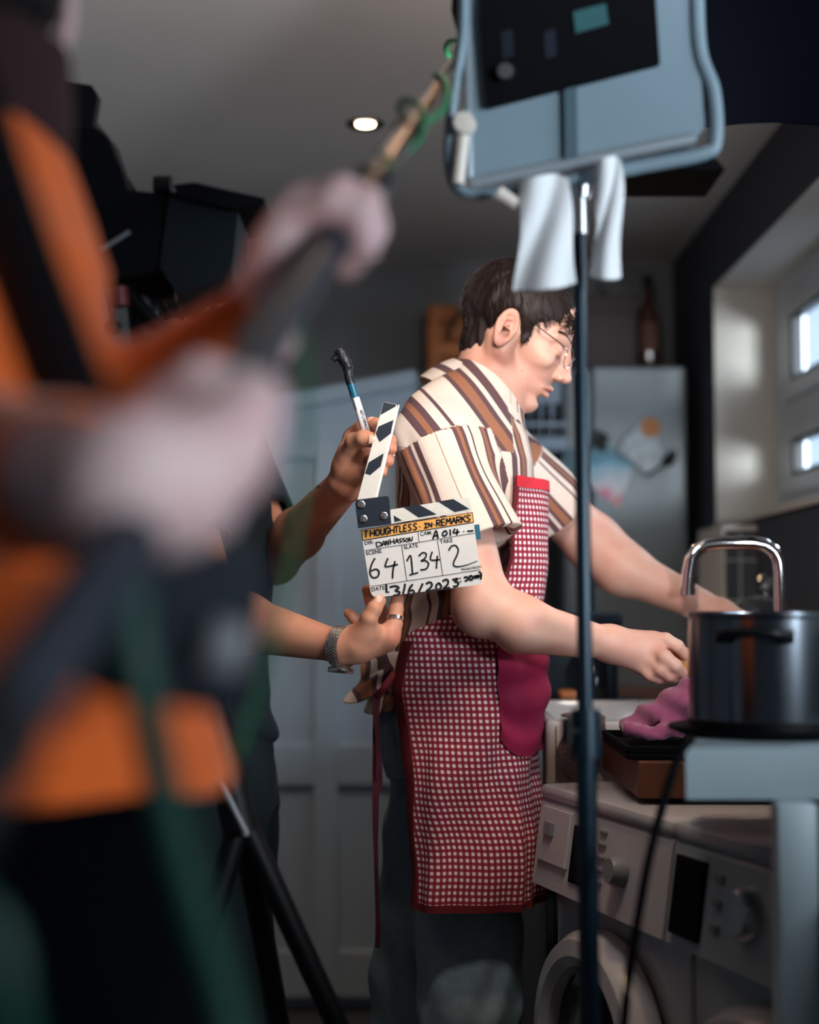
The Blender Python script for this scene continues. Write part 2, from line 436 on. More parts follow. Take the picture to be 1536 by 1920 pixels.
# grey tiled pier under the far end of the window
def tile_mat():
    m = bpy.data.materials.new('grey_tiles_white_grout'); m.use_nodes = True; nt = m.node_tree; b = nt.nodes['Principled BSDF']
    tc = nt.nodes.new('ShaderNodeTexCoord'); mp = nt.nodes.new('ShaderNodeMapping'); mp.inputs['Rotation'].default_value = (PI/2, 0, 0)
    br = nt.nodes.new('ShaderNodeTexBrick'); br.offset = 0
    br.inputs['Scale'].default_value = 1; br.inputs['Brick Width'].default_value = 0.2; br.inputs['Row Height'].default_value = 0.105; br.inputs['Mortar Size'].default_value = 0.0022
    br.inputs['Color1'].default_value = srgb(74, 82, 90); br.inputs['Color2'].default_value = srgb(80, 88, 96); br.inputs['Mortar'].default_value = srgb(190, 192, 190)
    nt.links.new(tc.outputs['Object'], mp.inputs[0]); nt.links.new(mp.outputs[0], br.inputs['Vector']); nt.links.new(br.outputs['Color'], b.inputs['Base Color']); b.inputs['Roughness'].default_value = 0.3
    return m
struct(MB().box2((0.815, 3.98, 0), (X1, 4.3, 1.335)).build('trim_3', tile_mat(), smooth=False))
struct(MB().box2((0.808, 3.97, 1.335), (X1, 4.3, 1.35), 0.003).box2((0.808, 3.97, 0.9), (0.816, 4.3, 1.335)).build('trim_4', M_REVEAL, smooth=False))
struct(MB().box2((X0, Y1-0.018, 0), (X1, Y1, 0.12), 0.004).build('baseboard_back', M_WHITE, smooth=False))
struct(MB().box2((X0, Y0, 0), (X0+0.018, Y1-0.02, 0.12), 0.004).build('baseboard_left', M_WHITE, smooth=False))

# under-stairs cupboard with panelled doors and a sloping top
cup = thing('understairs_cupboard', 'white under-stairs cupboard with panelled doors and a sloping top, behind the person with the slate', 'cupboard', (-0.6, 4.4, 0))
YD = 4.42
def ztop(x): return 1.80+0.19*x
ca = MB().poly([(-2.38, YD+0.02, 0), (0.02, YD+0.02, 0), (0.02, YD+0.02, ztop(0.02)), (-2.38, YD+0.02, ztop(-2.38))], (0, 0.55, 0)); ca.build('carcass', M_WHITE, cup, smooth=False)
tr = MB(); sl = math.atan(0.19)
tr.box(((-2.38+0.02)/2, YD+0.012, ztop(-1.18)-0.004), (2.4/math.cos(sl), 0.05, 0.05), rot(y=-sl), 0.006); tr.build('top_moulding', M_WHITE, cup, smooth=False)
for xa, xb in ((-0.645, 0.0), (-1.30, -0.665), (-1.95, -1.32)):
    zt2 = ztop(xa)-0.06
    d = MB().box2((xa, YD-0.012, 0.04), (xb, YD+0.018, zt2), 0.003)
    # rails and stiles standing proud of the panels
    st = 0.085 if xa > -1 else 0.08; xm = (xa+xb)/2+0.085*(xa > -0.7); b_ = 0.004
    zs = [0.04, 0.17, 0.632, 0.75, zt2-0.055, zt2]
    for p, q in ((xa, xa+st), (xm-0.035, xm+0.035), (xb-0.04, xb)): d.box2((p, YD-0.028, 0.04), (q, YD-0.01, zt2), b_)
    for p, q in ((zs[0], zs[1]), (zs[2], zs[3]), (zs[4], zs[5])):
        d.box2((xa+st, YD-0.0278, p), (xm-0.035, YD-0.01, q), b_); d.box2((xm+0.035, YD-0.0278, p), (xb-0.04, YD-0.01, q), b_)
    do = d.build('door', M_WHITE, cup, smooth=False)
    MB().lathe((xa+0.04, YD-0.03, 0.98), [(0, -0.02), (0.012, -0.02), (0.016, -0.014), (0.008, -0.004), (0.006, 0.006)], 16, rot(x=-PI/2)).build('knob', M_STEEL, do)

# tall grey unit and the fridge-freezer
M_FRIDGE = mat('fridge_silver_grey', srgb(132, 140, 144), 0.35, metal=0.1, noise=0.02, nscale=40)
M_UNIT = mat('grey_cupboard_paint', srgb(120, 126, 132), 0.5)
un = thing('tall_cupboard', 'tall pale grey cupboard beside the fridge, half hidden behind the cook', 'cupboard', (0.19, 4.95, 0))
MB().box2((0.028, 4.75, 0), (0.345, 5.16, 1.86), 0.004).build('carcass', M_UNIT, un, smooth=False)
MB().box2((0.035, 4.73, 0.1), (0.34, 4.75, 1.1), 0.004).build('door', M_UNIT, un, smooth=False)
MB().box2((0.035, 4.73, 1.11), (0.34, 4.75, 1.85), 0.004).build('door', M_UNIT, un, smooth=False)
fr = thing('fridge_freezer', 'tall silver grey fridge freezer with cards and magnets on its side', 'fridge', (0.6, 4.9, 0))
MB().box2((0.562, 4.70, 0.03), (0.852, 5.16, 1.876), 0.008).build('body', M_FRIDGE, fr, smooth=False)
MB().box2((0.475, 4.705, 0.75), (0.556, 5.155, 1.87), 0.012).build('door', M_FRIDGE, fr, smooth=False)
MB().box2((0.475, 4.705, 0.06), (0.556, 5.155, 0.742), 0.012).build('freezer_door', M_FRIDGE, fr, smooth=False)
MB().box2((0.5, 4.8, 0.0), (0.84, 5.1, 0.03)).build('foot', M_BLACK, fr, smooth=False)

# spice rack with dark bottles, fixed to the tall cupboard
sr = thing('spice_rack', 'white wall rack of dark bottles beside the fridge, beyond the cook\'s chin', 'rack', (0.40, 4.70, 1.60))
MB().box2((0.30, 4.58, 1.605), (0.47, 4.73, 1.645), 0.004).box2((0.30, 4.58, 1.68), (0.47, 4.586, 1.69)).box2((0.30, 4.72, 1.645), (0.47, 4.73, 1.86), 0.003).build('shelf', M_WHITE, sr, smooth=False)
b0 = None
for i in range(5):
    x = 0.318+i*0.033
    if b0 is None:
        b0 = MB().lathe((x, 4.64, 1.645), [(0, 0), (0.013, 0), (0.014, 0.005), (0.014, 0.07), (0.009, 0.085), (0.009, 0.09)], 16).build('spice_jar', mat('dark_jar_glass', srgb(20, 22, 30), 0.15))
        MB().lathe((x, 4.64, 1.735), [(0, 0.018), (0.0115, 0.018), (0.012, 0.0), (0.0, 0.0)], 16).build('lid', M_BLACK, b0)
        x00 = x; jars = [b0]
    else:
        c = b0.copy(); COL.objects.link(c); c.location.x += x-x00; k = b0.children[0].copy(); COL.objects.link(k); k.parent = c; jars.append(c)
for c, w_ in zip(jars, ('leftmost', 'second from the left', 'middle', 'second from the right', 'rightmost')): tag(c, 'small dark spice jar with black lid, %s on the white rack' % w_, 'jar', 'spice jars on the rack')

# things standing on the tall unit and fridge
cr = thing('wooden_crate', 'orange brown wooden crate on top of the tall grey cupboard', 'crate', (0.12, 4.9, 1.86))
M_CRATE = mat('orange_wood', srgb(170, 98, 48), 0.55, noise=0.25, nscale=16, bump=0.15, bscale=70)
cb = MB()
for k in range(4): cb.box2((0.065, 4.80, 1.862+k*0.058), (0.33, 4.812, 1.862+k*0.058+0.05), 0.002); cb.box2((0.065, 5.01, 1.862+k*0.058), (0.33, 5.022, 1.862+k*0.058+0.05), 0.002); cb.box2((0.053, 4.80, 1.862+k*0.058), (0.065, 5.022, 1.862+k*0.058+0.05), 0.002); cb.box2((0.33, 4.80, 1.862+k*0.058), (0.342, 5.022, 1.862+k*0.058+0.05), 0.002)
cb.box2((0.065, 4.812, 1.86), (0.33, 5.01, 1.866)); cb.build('slats', M_CRATE, cr, smooth=False)
for x_ in (0.066, 0.30): MB().box2((x_, 4.788, 1.862), (x_+0.026, 4.8, 2.09), 0.002).build('corner_post', M_CRATE, cr, smooth=False)
MB().tube(smooth_path([(0.12, 4.79, 1.98), (0.155, 4.77, 2.06), (0.24, 4.77, 2.07), (0.27, 4.79, 1.99)]), 0.007).build('strap_handle', mat('dark_leather', srgb(36, 22, 20), 0.6), cr)
bk = thing('storage_box', 'dark brown storage box on top of the fridge', 'box', (0.6, 4.85, 1.876))
MB().box2((0.50, 4.72, 1.877), (0.70, 5.05, 2.09), 0.006).build('body', mat('dark_brown_board', srgb(44, 30, 30), 0.6), bk, smooth=False)
MB().box2((0.494, 4.714, 2.05), (0.706, 5.056, 2.105), 0.006).build('lid', mat('dark_brown_board', srgb(44, 30, 30), 0.6), bk, smooth=False)
bo = thing('spirit_bottle', 'amber spirit bottle with a black cap standing on the fridge', 'bottle', (0.745, 4.76, 1.876))
MB().lathe((0.745, 4.76, 1.877), [(0, 0), (0.03, 0), (0.032, 0.006), (0.032, 0.17), (0.026, 0.195), (0.013, 0.215), (0.012, 0.265)], 24).build('glass_body', mat('amber_bottle', srgb(60, 34, 24), 0.1, coat=0.5), bo)
MB().lathe((0.745, 4.76, 2.135), [(0, 0.035), (0.0165, 0.035), (0.017, 0.0), (0, 0)], 20).build('cap', M_BLACK, bo)
MB().lathe((0.745, 4.76, 1.93), [(0.0325, 0), (0.0328, 0.001), (0.0328, 0.09), (0.0325, 0.091)], 24).build('paper_label', mat('bottle_paper', srgb(84, 50, 36), 0.7), bo)

# cards and magnets on the fridge side (plane Y=4.70)
def card_mat():
    m = bpy.data.materials.new('holiday_card_print'); m.use_nodes = True; nt = m.node_tree; b = nt.nodes['Principled BSDF']
    tc = nt.nodes.new('ShaderNodeTexCoord'); sp = nt.nodes.new('ShaderNodeSeparateXYZ'); nt.links.new(tc.outputs['Generated'], sp.inputs[0])
    n = nt.nodes.new('ShaderNodeTexNoise'); n.inputs['Scale'].default_value = 3; nt.links.new(tc.outputs['Generated'], n.inputs['Vector'])
    ad = nt.nodes.new('ShaderNodeMath'); ad.operation = 'MULTIPLY_ADD'; nt.links.new(n.outputs['Fac'], ad.inputs[0]); ad.inputs[1].default_value = 0.5; nt.links.new(sp.outputs['Z'], ad.inputs[2])
    cr_ = nt.nodes.new('ShaderNodeValToRGB'); e = cr_.color_ramp.elements
    e[0].position = 0.25; e[0].color = srgb(232, 196, 110); e[1].position = 1.2; e[1].color = srgb(60, 130, 150)
    for p, c in ((0.42, srgb(214, 90, 130)), (0.55, srgb(206, 200, 206)), (0.8, srgb(110, 170, 190)), (0.95, srgb(50, 120, 150))):
        q = e.new(p); q.color = c
    nt.links.new(ad.outputs[0], cr_.inputs[0]); nt.links.new(cr_.outputs[0], b.inputs['Base Color']); b.inputs['Roughness'].default_value = 0.35
    return m
def at(px, py, Y=4.695): return W(px, py, Y)
def plate(pts, Y, th): return MB().poly([W(x, y, Y) for x, y in pts], (0, -th, 0))
tag(plate([(1112, 818), (1190, 868), (1160, 952), (1098, 905)], 4.698, 0.002).build('postcard', card_mat(), smooth=False), 'blue and pink picture postcard tilted on the fridge side', 'card')
tag(plate([(1062, 838), (1108, 850), (1092, 925), (1038, 900)], 4.698, 0.002).build('leaflet', mat('teal_leaflet', srgb(74, 110, 122), 0.4, noise=0.4, nscale=25), smooth=False), 'teal leaflet pinned left of the picture postcard on the fridge', 'card')
tag(plate([(1120, 806), (1142, 818), (1134, 848), (1112, 836)], 4.695, 0.012).build('magnet_clip', M_BLACK, smooth=False), 'black magnet clip holding the picture postcard', 'magnet')
q = at(1218, 803)
tag(MB().lathe(q, [(0, 0.02), (0.030, 0.02), (0.032, 0.016), (0.032, 0.0), (0, 0)], 32, rot(x=PI/2)).build('cork_magnet', mat('cork', srgb(196, 132, 88), 0.8, noise=0.2, nscale=200)), 'round cork magnet on the fridge side', 'magnet')
M_PLASTIC = mat('milky_plastic', srgb(176, 184, 188), 0.2, noise=0.3, nscale=30)
g = MB().poly([W(x, y, 4.692) for x, y in [(1200, 792), (1228, 812), (1240, 850), (1236, 880), (1212, 890), (1180, 862), (1158, 846), (1170, 824)]], (0, -0.016, 0))
tag(g.build('plastic_pouch', M_PLASTIC), 'crumpled clear plastic pouch hanging under the cork magnet', 'pouch')
wh = MB()
for k in range(5):
    a = k*0.5-0.4; wh.tube(smooth_path([W(1240, 868, 4.68), W(1250+14*math.cos(a), 850+14*math.sin(a), 4.675), W(1262+6*math.cos(a+1), 862+10*math.sin(a), 4.68), W(1244, 874, 4.68)]), 0.003, 6)
wh.tube([W(1244, 872, 4.68), W(1212, 892, 4.68)], 0.006)
tag(wh.build('keyring', M_BLACK), 'dark bunch of keys and rings on the fridge, right of the cork magnet', 'keys')

# ceiling downlights; all but the first are unseen additions for fill light
M_LAMP = mat('lamp_glow', (1, 0.8, 0.55, 1), 0.5, emis=(1, 0.72, 0.42, 1), estr=22.0)
for i, (x, y) in enumerate(DOWNLIGHTS):
    r = thing('ceiling_downlight', ['lit round ceiling downlight above the raised boom hand', 'unseen downlight added for fill light over the film camera', 'unseen downlight added for fill light over the near worktop', 'unseen downlight added for fill light behind the film camera'][i], 'ceiling light', (x, y, ZC), 'recessed downlights in the ceiling')
    MB().lathe((x, y, ZC), [(0.0225, -0.0005), (0.026, -0.002), (0.044, -0.004), (0.047, -0.0005)], 32).build('bezel', mat('dark_bronze_bezel', srgb(40, 34, 32), 0.3, metal=0.6), r)
    MB().lathe((x, y, ZC), [(0, -0.003), (0.022, -0.003), (0.022, -0.0005), (0, -0.0005)], 32).build('bulb', M_LAMP, r)
# ================================================================ SINK RUN, MACHINES, POT
M_CERAMIC = mat('white_ceramic', srgb(205, 205, 206), 0.12, coat=0.6)
M_APPL = mat('white_appliance_enamel', srgb(182, 180, 184), 0.22, coat=0.4)
M_APPL2 = mat('grey_white_enamel', srgb(150, 160, 166), 0.3)
# Belfast sink: hollow box with thick rim, walls and an overflow hole in the near side
sx0, sx1, sy0, sy1, sz0, sz1 = 0.23, 0.60, 2.63, 3.20, 0.70, 0.95
sk = thing('belfast_sink', 'white ceramic butler sink in front of the cook', 'sink', ((sx0+sx1)/2, (sy0+sy1)/2, sz0))
s = MB(); w = 0.028
s.box2((sx0, sy0, sz0), (sx0+w, sy1, sz1), 0.008).box2((sx1-w, sy0, sz0), (sx1, sy1, sz1), 0.008)
s.box2((sx0+0.01, sy0, sz0), (sx1-0.01, sy0+w, sz1-0.001), 0.008).box2((sx0+0.01, sy1-w, sz0), (sx1-0.01, sy1, sz1-0.001), 0.008)
s.box2((sx0+0.01, sy0+0.01, sz0+0.001), (sx1-0.01, sy1-0.01, sz0+0.03)); s.build('basin', M_CERAMIC, sk)
MB().lathe(((sx0+sx1)/2, (sy0+sy1)/2, sz0+0.03), [(0, 0.002), (0.03, 0.003), (0.04, 0.001)], 24).build('drain', M_CHROME, sk)
# carcass under the sink
sb = thing('sink_cabinet', 'dark base cabinet carrying the butler sink', 'cabinet', (0.5, 2.92, 0))
MB().box2((0.25, 2.66, 0.0), (0.88, 3.6, 0.70), 0.004).build('carcass', mat('dark_blue_grey_paint', srgb(30, 38, 46), 0.6), sb, smooth=False)
MB().box2((0.235, 2.68, 0.12), (0.25, 3.18, 0.68), 0.004).build('door', mat('dark_blue_grey_paint', srgb(30, 38, 46), 0.6), sb, smooth=False)
# wooden worktops: behind/right of the sink, and a narrow piece over the machines
wt = MB().box2((0.602, 2.63, 0.895), (0.898, 3.97, 0.935), 0.003).box2((0.235, 3.202, 0.895), (0.602, 3.97, 0.935), 0.003)
wt.box2((0.60, 2.66, 0.70), (0.88, 3.6, 0.895)); tag(wt.build('worktop', M_OAK, smooth=False), 'dark oak worktop around the back of the butler sink', 'worktop')
nw = thing('narrow_worktop', 'short brown wooden worktop above the nearer white machines, under the pink towel', 'worktop', (0.6, 2.3, 0.87))
MB().box2((0.325, 2.2, 0.872), (0.898, 2.60, 0.925), 0.003).build('board', M_OAK, nw, smooth=False)
MB().box2((0.80, 2.25, 0), (0.88, 2.33, 0.872)).build('support', M_OAK, nw, smooth=False)
tag(MB().box2((0.31, 2.21, 0.926), (0.60, 2.50, 0.935), 0.003).box2((0.31, 2.21, 0.935), (0.60, 2.218, 0.945), 0.002).box2((0.31, 2.492, 0.935), (0.60, 2.50, 0.945), 0.002).box2((0.31, 2.218, 0.935), (0.318, 2.492, 0.945), 0.002).box2((0.592, 2.218, 0.935), (0.60, 2.492, 0.945), 0.002).build('drip_tray', M_MATTE, smooth=False), 'flat black tray on the short brown worktop under the pink towel', 'tray')

# tap
tp = thing('kitchen_tap', 'tall square-bend chrome kitchen tap behind the saucepan', 'tap', (0.663, 2.75, 0.935))
P = [(0.663, 2.75, 0.96), (0.663, 2.75, 1.205), (0.661, 2.75, 1.226), (0.652, 2.75, 1.243), (0.637, 2.75, 1.253), (0.615, 2.75, 1.257), (0.555, 2.75, 1.257), (0.532, 2.75, 1.254), (0.514, 2.75, 1.244), (0.504, 2.75, 1.228), (0.500, 2.75, 1.205), (0.497, 2.75, 1.172)]
MB().tube(P, 0.0125, 20).build('spout', M_CHROME, tp)
MB().tube([(0.4972, 2.75, 1.176), (0.4965, 2.75, 1.164)], 0.0145, 20).build('nozzle', M_CHROME, tp)
MB().lathe((0.663, 2.75, 0.936), [(0, 0), (0.027, 0), (0.027, 0.006), (0.02, 0.012), (0.019, 0.07), (0.0125, 0.075)], 24).build('base', M_CHROME, tp)
MB().tube([(0.68, 2.75, 0.98), (0.71, 2.74, 0.985), (0.735, 2.735, 1.01)], [0.011, 0.008, 0.006], 12).build('lever', M_CHROME, tp)

# glass cake dome on the worktop
cd = thing('cake_dome', 'clear glass cake dome with a round knob beyond the tap', 'cake dome', (0.755, 3.35, 0.935))
cx, cy = 0.785, 3.4
zt = 1.185
MB().lathe((cx, cy, 0.937), [(0, 0), (0.06, 0), (0.055, 0.008), (0.015, 0.02), (0.013, 0.07), (0.02, 0.078), (0.115, 0.082), (0.118, 0.09), (0, 0.09)], 40).build('stand', M_GLASS, cd)
Rr = 0.1; prof = [(Rr, 0.0), (Rr, 0.05), (Rr*0.97, 0.075), (Rr*0.86, 0.1), (Rr*0.66, 0.12), (Rr*0.4, 0.133), (0.0, 0.138)]
MB().lathe((cx, cy, 1.028), prof+[(0.0, 0.1355), (Rr*0.39, 0.1305), (Rr*0.65, 0.1175), (Rr*0.845, 0.098), (Rr*0.955, 0.074), (Rr-0.003, 0.05), (Rr-0.003, 0.0), (Rr, 0.0)], 48).build('cover', M_GLASS, cd)
MB().lathe((cx, cy, 1.166), [(0, 0.0), (0.008, 0.0), (0.006, 0.012), (0.018, 0.022), (0.021, 0.033), (0.014, 0.044), (0, 0.047)], 24).build('knob', M_GLASS, cd)

# dark teal box and bottle beyond the sink
bb = thing('bread_bin', 'dark teal bread bin on the worktop behind the sink', 'bread bin', (0.36, 3.5, 0.935))
MB().box2((0.27, 3.3, 0.936), (0.448, 3.62, 1.10), 0.012).build('body', mat('dark_teal_enamel', srgb(20, 44, 58), 0.4), bb)
MB().box2((0.262, 3.292, 1.095), (0.456, 3.628, 1.127), 0.01).build('lid', mat('dark_teal_enamel', srgb(20, 44, 58), 0.4), bb)
db = thing('dark_bottle', 'dark bottle with silver cap standing before the teal bread bin', 'bottle', (0.352, 3.23, 0.935))
MB().lathe((0.385, 3.235, 0.936), [(0, 0), (0.03, 0), (0.032, 0.005), (0.032, 0.085), (0.012, 0.115), (0.011, 0.125)], 24).build('body', mat('dark_jar_glass', srgb(20, 22, 30), 0.15), db)
MB().lathe((0.385, 3.235, 1.06), [(0, 0.022), (0.013, 0.022), (0.0135, 0), (0, 0)], 20).build('cap', M_STEEL, db)
wb = thing('scrubbing_brush', 'small wooden scrubbing brush on the far rim of the sink', 'brush', (0.33, 3.215, 0.935))
MB().box2((0.315, 3.205, 0.951), (0.352, 3.30, 0.966), 0.005).build('block', mat('pale_orange_wood', srgb(190, 120, 76), 0.6), wb)
MB().box2((0.318, 3.21, 0.936), (0.349, 3.295, 0.951), 0.002).build('bristles', mat('bristle', srgb(150, 130, 100), 0.9), wb)

# grey brown cloth hanging over the sink's near side
M_RAG = mat('mottled_grey_cloth', srgb(104, 92, 96), 0.95, noise=0.6, nscale=220, bump=0.9, bscale=400)
def rag(u, v):
    x = 0.262+0.075*u+0.006*math.sin(7*v+3*u); yy = 2.621-0.004*math.sin(9*u+2*v)
    if v < 0.25: t = v/0.25; return (x, sy0+0.035-0.05*t, sz1+0.004+0.003*math.sin(11*u))
    t = (v-0.25)/0.75; wv = 0.006*math.sin(10*u+6*t)
    return (x-0.012*t*math.sin(3*t), sy0-0.016+0.008*t+wv*0.6, sz1-0.005-t*(0.085+0.02*math.sin(6*u)))
tag(MB().grid(rag, 30, 30, 0.004).build('dish_rag', M_RAG), 'ragged grey brown dish cloth hung over the near side of the sink', 'cloth')
# pink towel in a heap
M_PINK = mat('pink_towel', srgb(140, 66, 100), 0.95, noise=0.12, nscale=60, bump=0.6, bscale=500, sheen=0.4)
F = Fld()
T = lambda px, py, Y: WA(px, py, Y)
F.cap(T(1180, 1362, 2.36), T(1295, 1322, 2.34), 0.016, 0.042).cap(T(1200, 1370, 2.42), T(1310, 1350, 2.42), 0.02, 0.03, 0.02).cap(T(1240, 1345, 2.38), T(1290, 1312, 2.38), 0.02, 0.026, 0.015).cap(T(1180, 1372, 2.33), T(1265, 1375, 2.30), 0.014, 0.014, 0.015)
F.disp.append(lambda P: 0.003*np.sin(P[:, 0]*90+P[:, 2]*150)+0.0025*np.abs(np.sin(P[:, 0]*110-P[:, 2]*80+3*np.sin(P[:, 1]*50))))
F.fn(lambda P: 0.9455-P[:, 2], (0.45, 2.4, 0.9), 0.5, 0.004, 'i')
field_obj('towel', F, (0.3, 2.2, 0.93), (0.6, 2.52, 1.06), 0.0035, M_PINK).name = 'towel'
tag(bpy.data.objects['towel'], 'crumpled pink towel heaped on the black tray left of the saucepan', 'towel')

# front-loading machines
M_SEAL = mat('dark_door_glass', srgb(14, 18, 24), 0.08, coat=0.8)
M_GREYP = mat('grey_panel_plastic', srgb(120, 122, 128), 0.4)
TH = math.radians(18)
FD = Vector((math.sin(TH), -math.cos(TH), 0)); ND = Vector((-math.cos(TH), -math.sin(TH), 0))     # along the front, out of the front
RM = Matrix((FD, -ND, Vector((0, 0, 1)))).transposed()    # local x along the front, y into the machine, z up
def machine(name, label, origin, w, variant):
    O = Vector(origin); r = thing(name, label, 'washing machine', O+RM @ Vector((w/2, 0.25, 0)))
    L = lambda x, y, z: O + RM @ Vector((x, y, z))
    def bx(c, s, bev=0.004): return MB().box(L(*c), s, RM, bev)
    h = 0.86
    bx((w/2, 0.20, 0.43), (w-0.006, 0.38, h-0.03), 0.01).build('body', M_APPL if variant == 1 else M_APPL2, r, smooth=True)
    m = MB().poly([L(0.003, 0.012, h), L(0.003, -0.012, h-0.025), L(0.003, -0.03, h-0.15), L(0.003, 0.012, h-0.17)], RM @ Vector((w-0.006, 0, 0)))
    m.build('control_panel', M_APPL if variant == 1 else M_APPL2, r, smooth=False)
    bx((w/2, 0.185, h-0.008), (w, 0.40, 0.022), 0.008).build('top', M_APPL if variant == 1 else M_APPL2, r)
    tl = math.atan(0.018/0.125); PR = RM @ rot(x=-tl)
    pl = lambda x, z, d: L(x, -0.0215-(h-0.0875-z)*0.144-d, z)
    def pan(x, z, sx, sz, d, mt, nm, bev=0.002): return MB().box(pl(x, z, d*0.5-0.001), (sx, d, sz), PR, bev).build(nm, mt, r, smooth=False)
    if variant == 1:
        pan(0.075, 0.79, 0.105, 0.085, 0.006, M_APPL, 'detergent_drawer'); pan(0.06, 0.80, 0.03, 0.022, 0.012, M_GREYP, 'drawer_handle')
        pan(0.165, 0.775, 0.05, 0.085, 0.004, M_MATTE, 'display')
        for k in range(5): pan(0.24, 0.82-k*0.018, 0.022, 0.006, 0.005, M_GREYP, 'button')
        dial, bt = (0.31, 0.775), 0.02
    else:
        pan(0.055, 0.775, 0.075, 0.10, 0.008, M_MATTE, 'display')
        for k in range(3): pan(0.125, 0.81-k*0.03, 0.02, 0.01, 0.006, M_GREYP, 'button')
        dial, bt = (0.20, 0.78), 0.03
    c = pl(dial[0], dial[1], 0)
    MB().lathe(c, [(0, 0.022), (bt*0.85, 0.022), (bt, 0.016), (bt*1.08, 0), (0, 0)], 28, PR @ rot(x=PI/2)).build('dial', M_GREYP if variant == 1 else M_STEEL, r)
    # porthole door bulging from the front
    cz, R0 = 0.49, 0.185; C = L(w/2, 0.0, cz); A = RM @ rot(x=PI/2)
    d = MB().lathe(C, [(R0, 0.0), (R0, 0.03), (R0-0.012, 0.048), (R0-0.035, 0.052), (R0-0.05, 0.042), (R0-0.055, 0.02), (R0-0.055, 0.0)], 72, A).build('door', M_APPL, r)
    MB().lathe(C, [(R0-0.055, 0.026), (R0-0.075, 0.02), (R0-0.10, 0.03), (R0-0.14, 0.036), (0, 0.038)], 60, A).build('door_glass', M_SEAL, d)
    MB().box(L(w/2+R0-0.02, -0.052, cz), (0.02, 0.012, 0.1), RM, 0.004).build('door_handle', M_GREYP, d)
    for x in (0.04, w-0.04):
        for y in (0.05, 0.35): MB().lathe(L(x, y, 0), [(0, 0), (0.02, 0), (0.02, 0.02), (0, 0.02)], 12).build('foot', M_BLACK, r)
    bx((w/2, 0.02, 0.03), (w-0.02, 0.03, 0.045)).build('kick_plate', M_GREYP, r)
    return r
machine('washing_machine', 'white washing machine with a drawer and round door, beside the cook\'s apron', (0.221, 2.47, 0), 0.448, 1)
machine('washing_machine', 'blurred white machine with a dark square display, nearest, under the saucepan', (0.3605, 2.041, 0), 0.45, 2)

# near worktop carried by a white end panel and a wooden post
M_SLAB = mat('pale_grey_laminate', srgb(150, 166, 172), 0.35, noise=0.05, nscale=10)
sb2 = thing('grey_worktop', 'pale grey worktop slab carrying the steel saucepan', 'worktop', (0.6, 1.9, 0.93))
MB().poly([(0.300, 1.68, 0.937), (0.895, 1.68, 0.937), (0.895, 2.06, 0.937), (0.368, 2.06, 0.937)], (0, 0, 0.056)).build('slab', M_SLAB, sb2, smooth=True)
MB().box2((0.392, 1.655, 0.0), (0.437, 1.69, 0.936), 0.006).build('end_panel', mat('pale_blue_white_panel', srgb(178, 196, 202), 0.4), sb2, smooth=True)
MB().box2((0.441, 1.66, 0.0), (0.50, 1.69, 0.936), 0.004).build('post', mat('grey_brown_timber', srgb(92, 84, 82), 0.6, noise=0.2, nscale=20), sb2, smooth=True)
tag(MB().lathe((0.43, 1.86, 0.993), [(0, 0.0), (0.105, 0.0), (0.118, 0.006), (0.118, 0.010), (0.10, 0.008), (0, 0.006)], 48).build('black_trivet', M_MATTE), 'round black hob plate beneath the saucepan', 'hob plate')
pot = thing('saucepan', 'large dark steel cooking pot with a loop handle on the near worktop', 'pot', (0.432, 1.86, 1.0))
M_POT = mat('dark_polished_steel', (0.20, 0.23, 0.27, 1), 0.2, metal=1)
R = 0.094; z0 = 1.003
MB().lathe((0.432, 1.86, z0), [(0, 0), (R-0.008, 0), (R, 0.008), (R, 0.128), (R+0.004, 0.132), (R+0.004, 0.136), (R-0.003, 0.136), (R-0.004, 0.128), (R-0.004, 0.01), (0, 0.006)], 72).build('body', M_POT, pot)
MB().lathe((0.432, 1.86, z0-0.001), [(0, 0.0), (R+0.001, 0.0), (R+0.0015, 0.010), (R, 0.0105)], 64).build('base_ring', M_BLACK, pot)
for a in (math.radians(-112), math.radians(68)):
    ca_, sa_ = math.cos(a), math.sin(a); O = Vector((0.432+ca_*R, 1.86+sa_*R, z0+0.108)); tg = Vector((-sa_, ca_, 0)); ou = Vector((ca_, sa_, 0))
    hp = [O-tg*0.036-ou*0.002, O-tg*0.036+ou*0.012, O-tg*0.026+ou*0.026+Vector((0, 0, .004)), O+ou*0.030+Vector((0, 0, .005)), O+tg*0.026+ou*0.026+Vector((0, 0, .004)), O+tg*0.036+ou*0.012, O+tg*0.036-ou*0.002]
    MB().tube(smooth_path(hp, 5), 0.0055, 10, flat=1.5).build('handle', M_BLACK, pot)
    for sgn in (-1, 1): MB().box(O+tg*0.036*sgn, (0.004, 0.018, 0.016), rot(z=a), 0.002).build('rivet_plate', M_BLACK, pot)

# cable running down in front of the machines
tag(MB().tube(smooth_path([W(1296, 1386, 1.72), W(1290, 1392, 1.668), W(1268, 1430, 1.655), W(1240, 1520, 1.64), W(1215, 1620, 1.62), W(1192, 1750, 1.60), W(1172, 1900, 1.59), W(1150, 2200, 1.58), W(1130, 2700, 1.56), (0.18, 1.56, 0.006), (0.05, 1.3, 0.006)], 8), 0.0052, 10).build('power_cable', M_MATTE), 'black power cable hanging from the near worktop in front of the machines', 'cable')
# ================================================================ FILM GEAR
M_PANEL = mat('grey_metal_housing', srgb(114, 134, 146), 0.45, noise=0.03, nscale=20)
M_PANEL2 = mat('pale_metal_edge', srgb(150, 160, 168), 0.3, metal=0.4)
M_TEALMETAL = mat('dark_teal_metal', srgb(16, 40, 54), 0.35, metal=0.3)
YP = 1.72
lp = thing('led_light_panel', 'grey LED light panel seen from behind, on the stand at the top right', 'film light', (0.16, 1.75, 1.55))
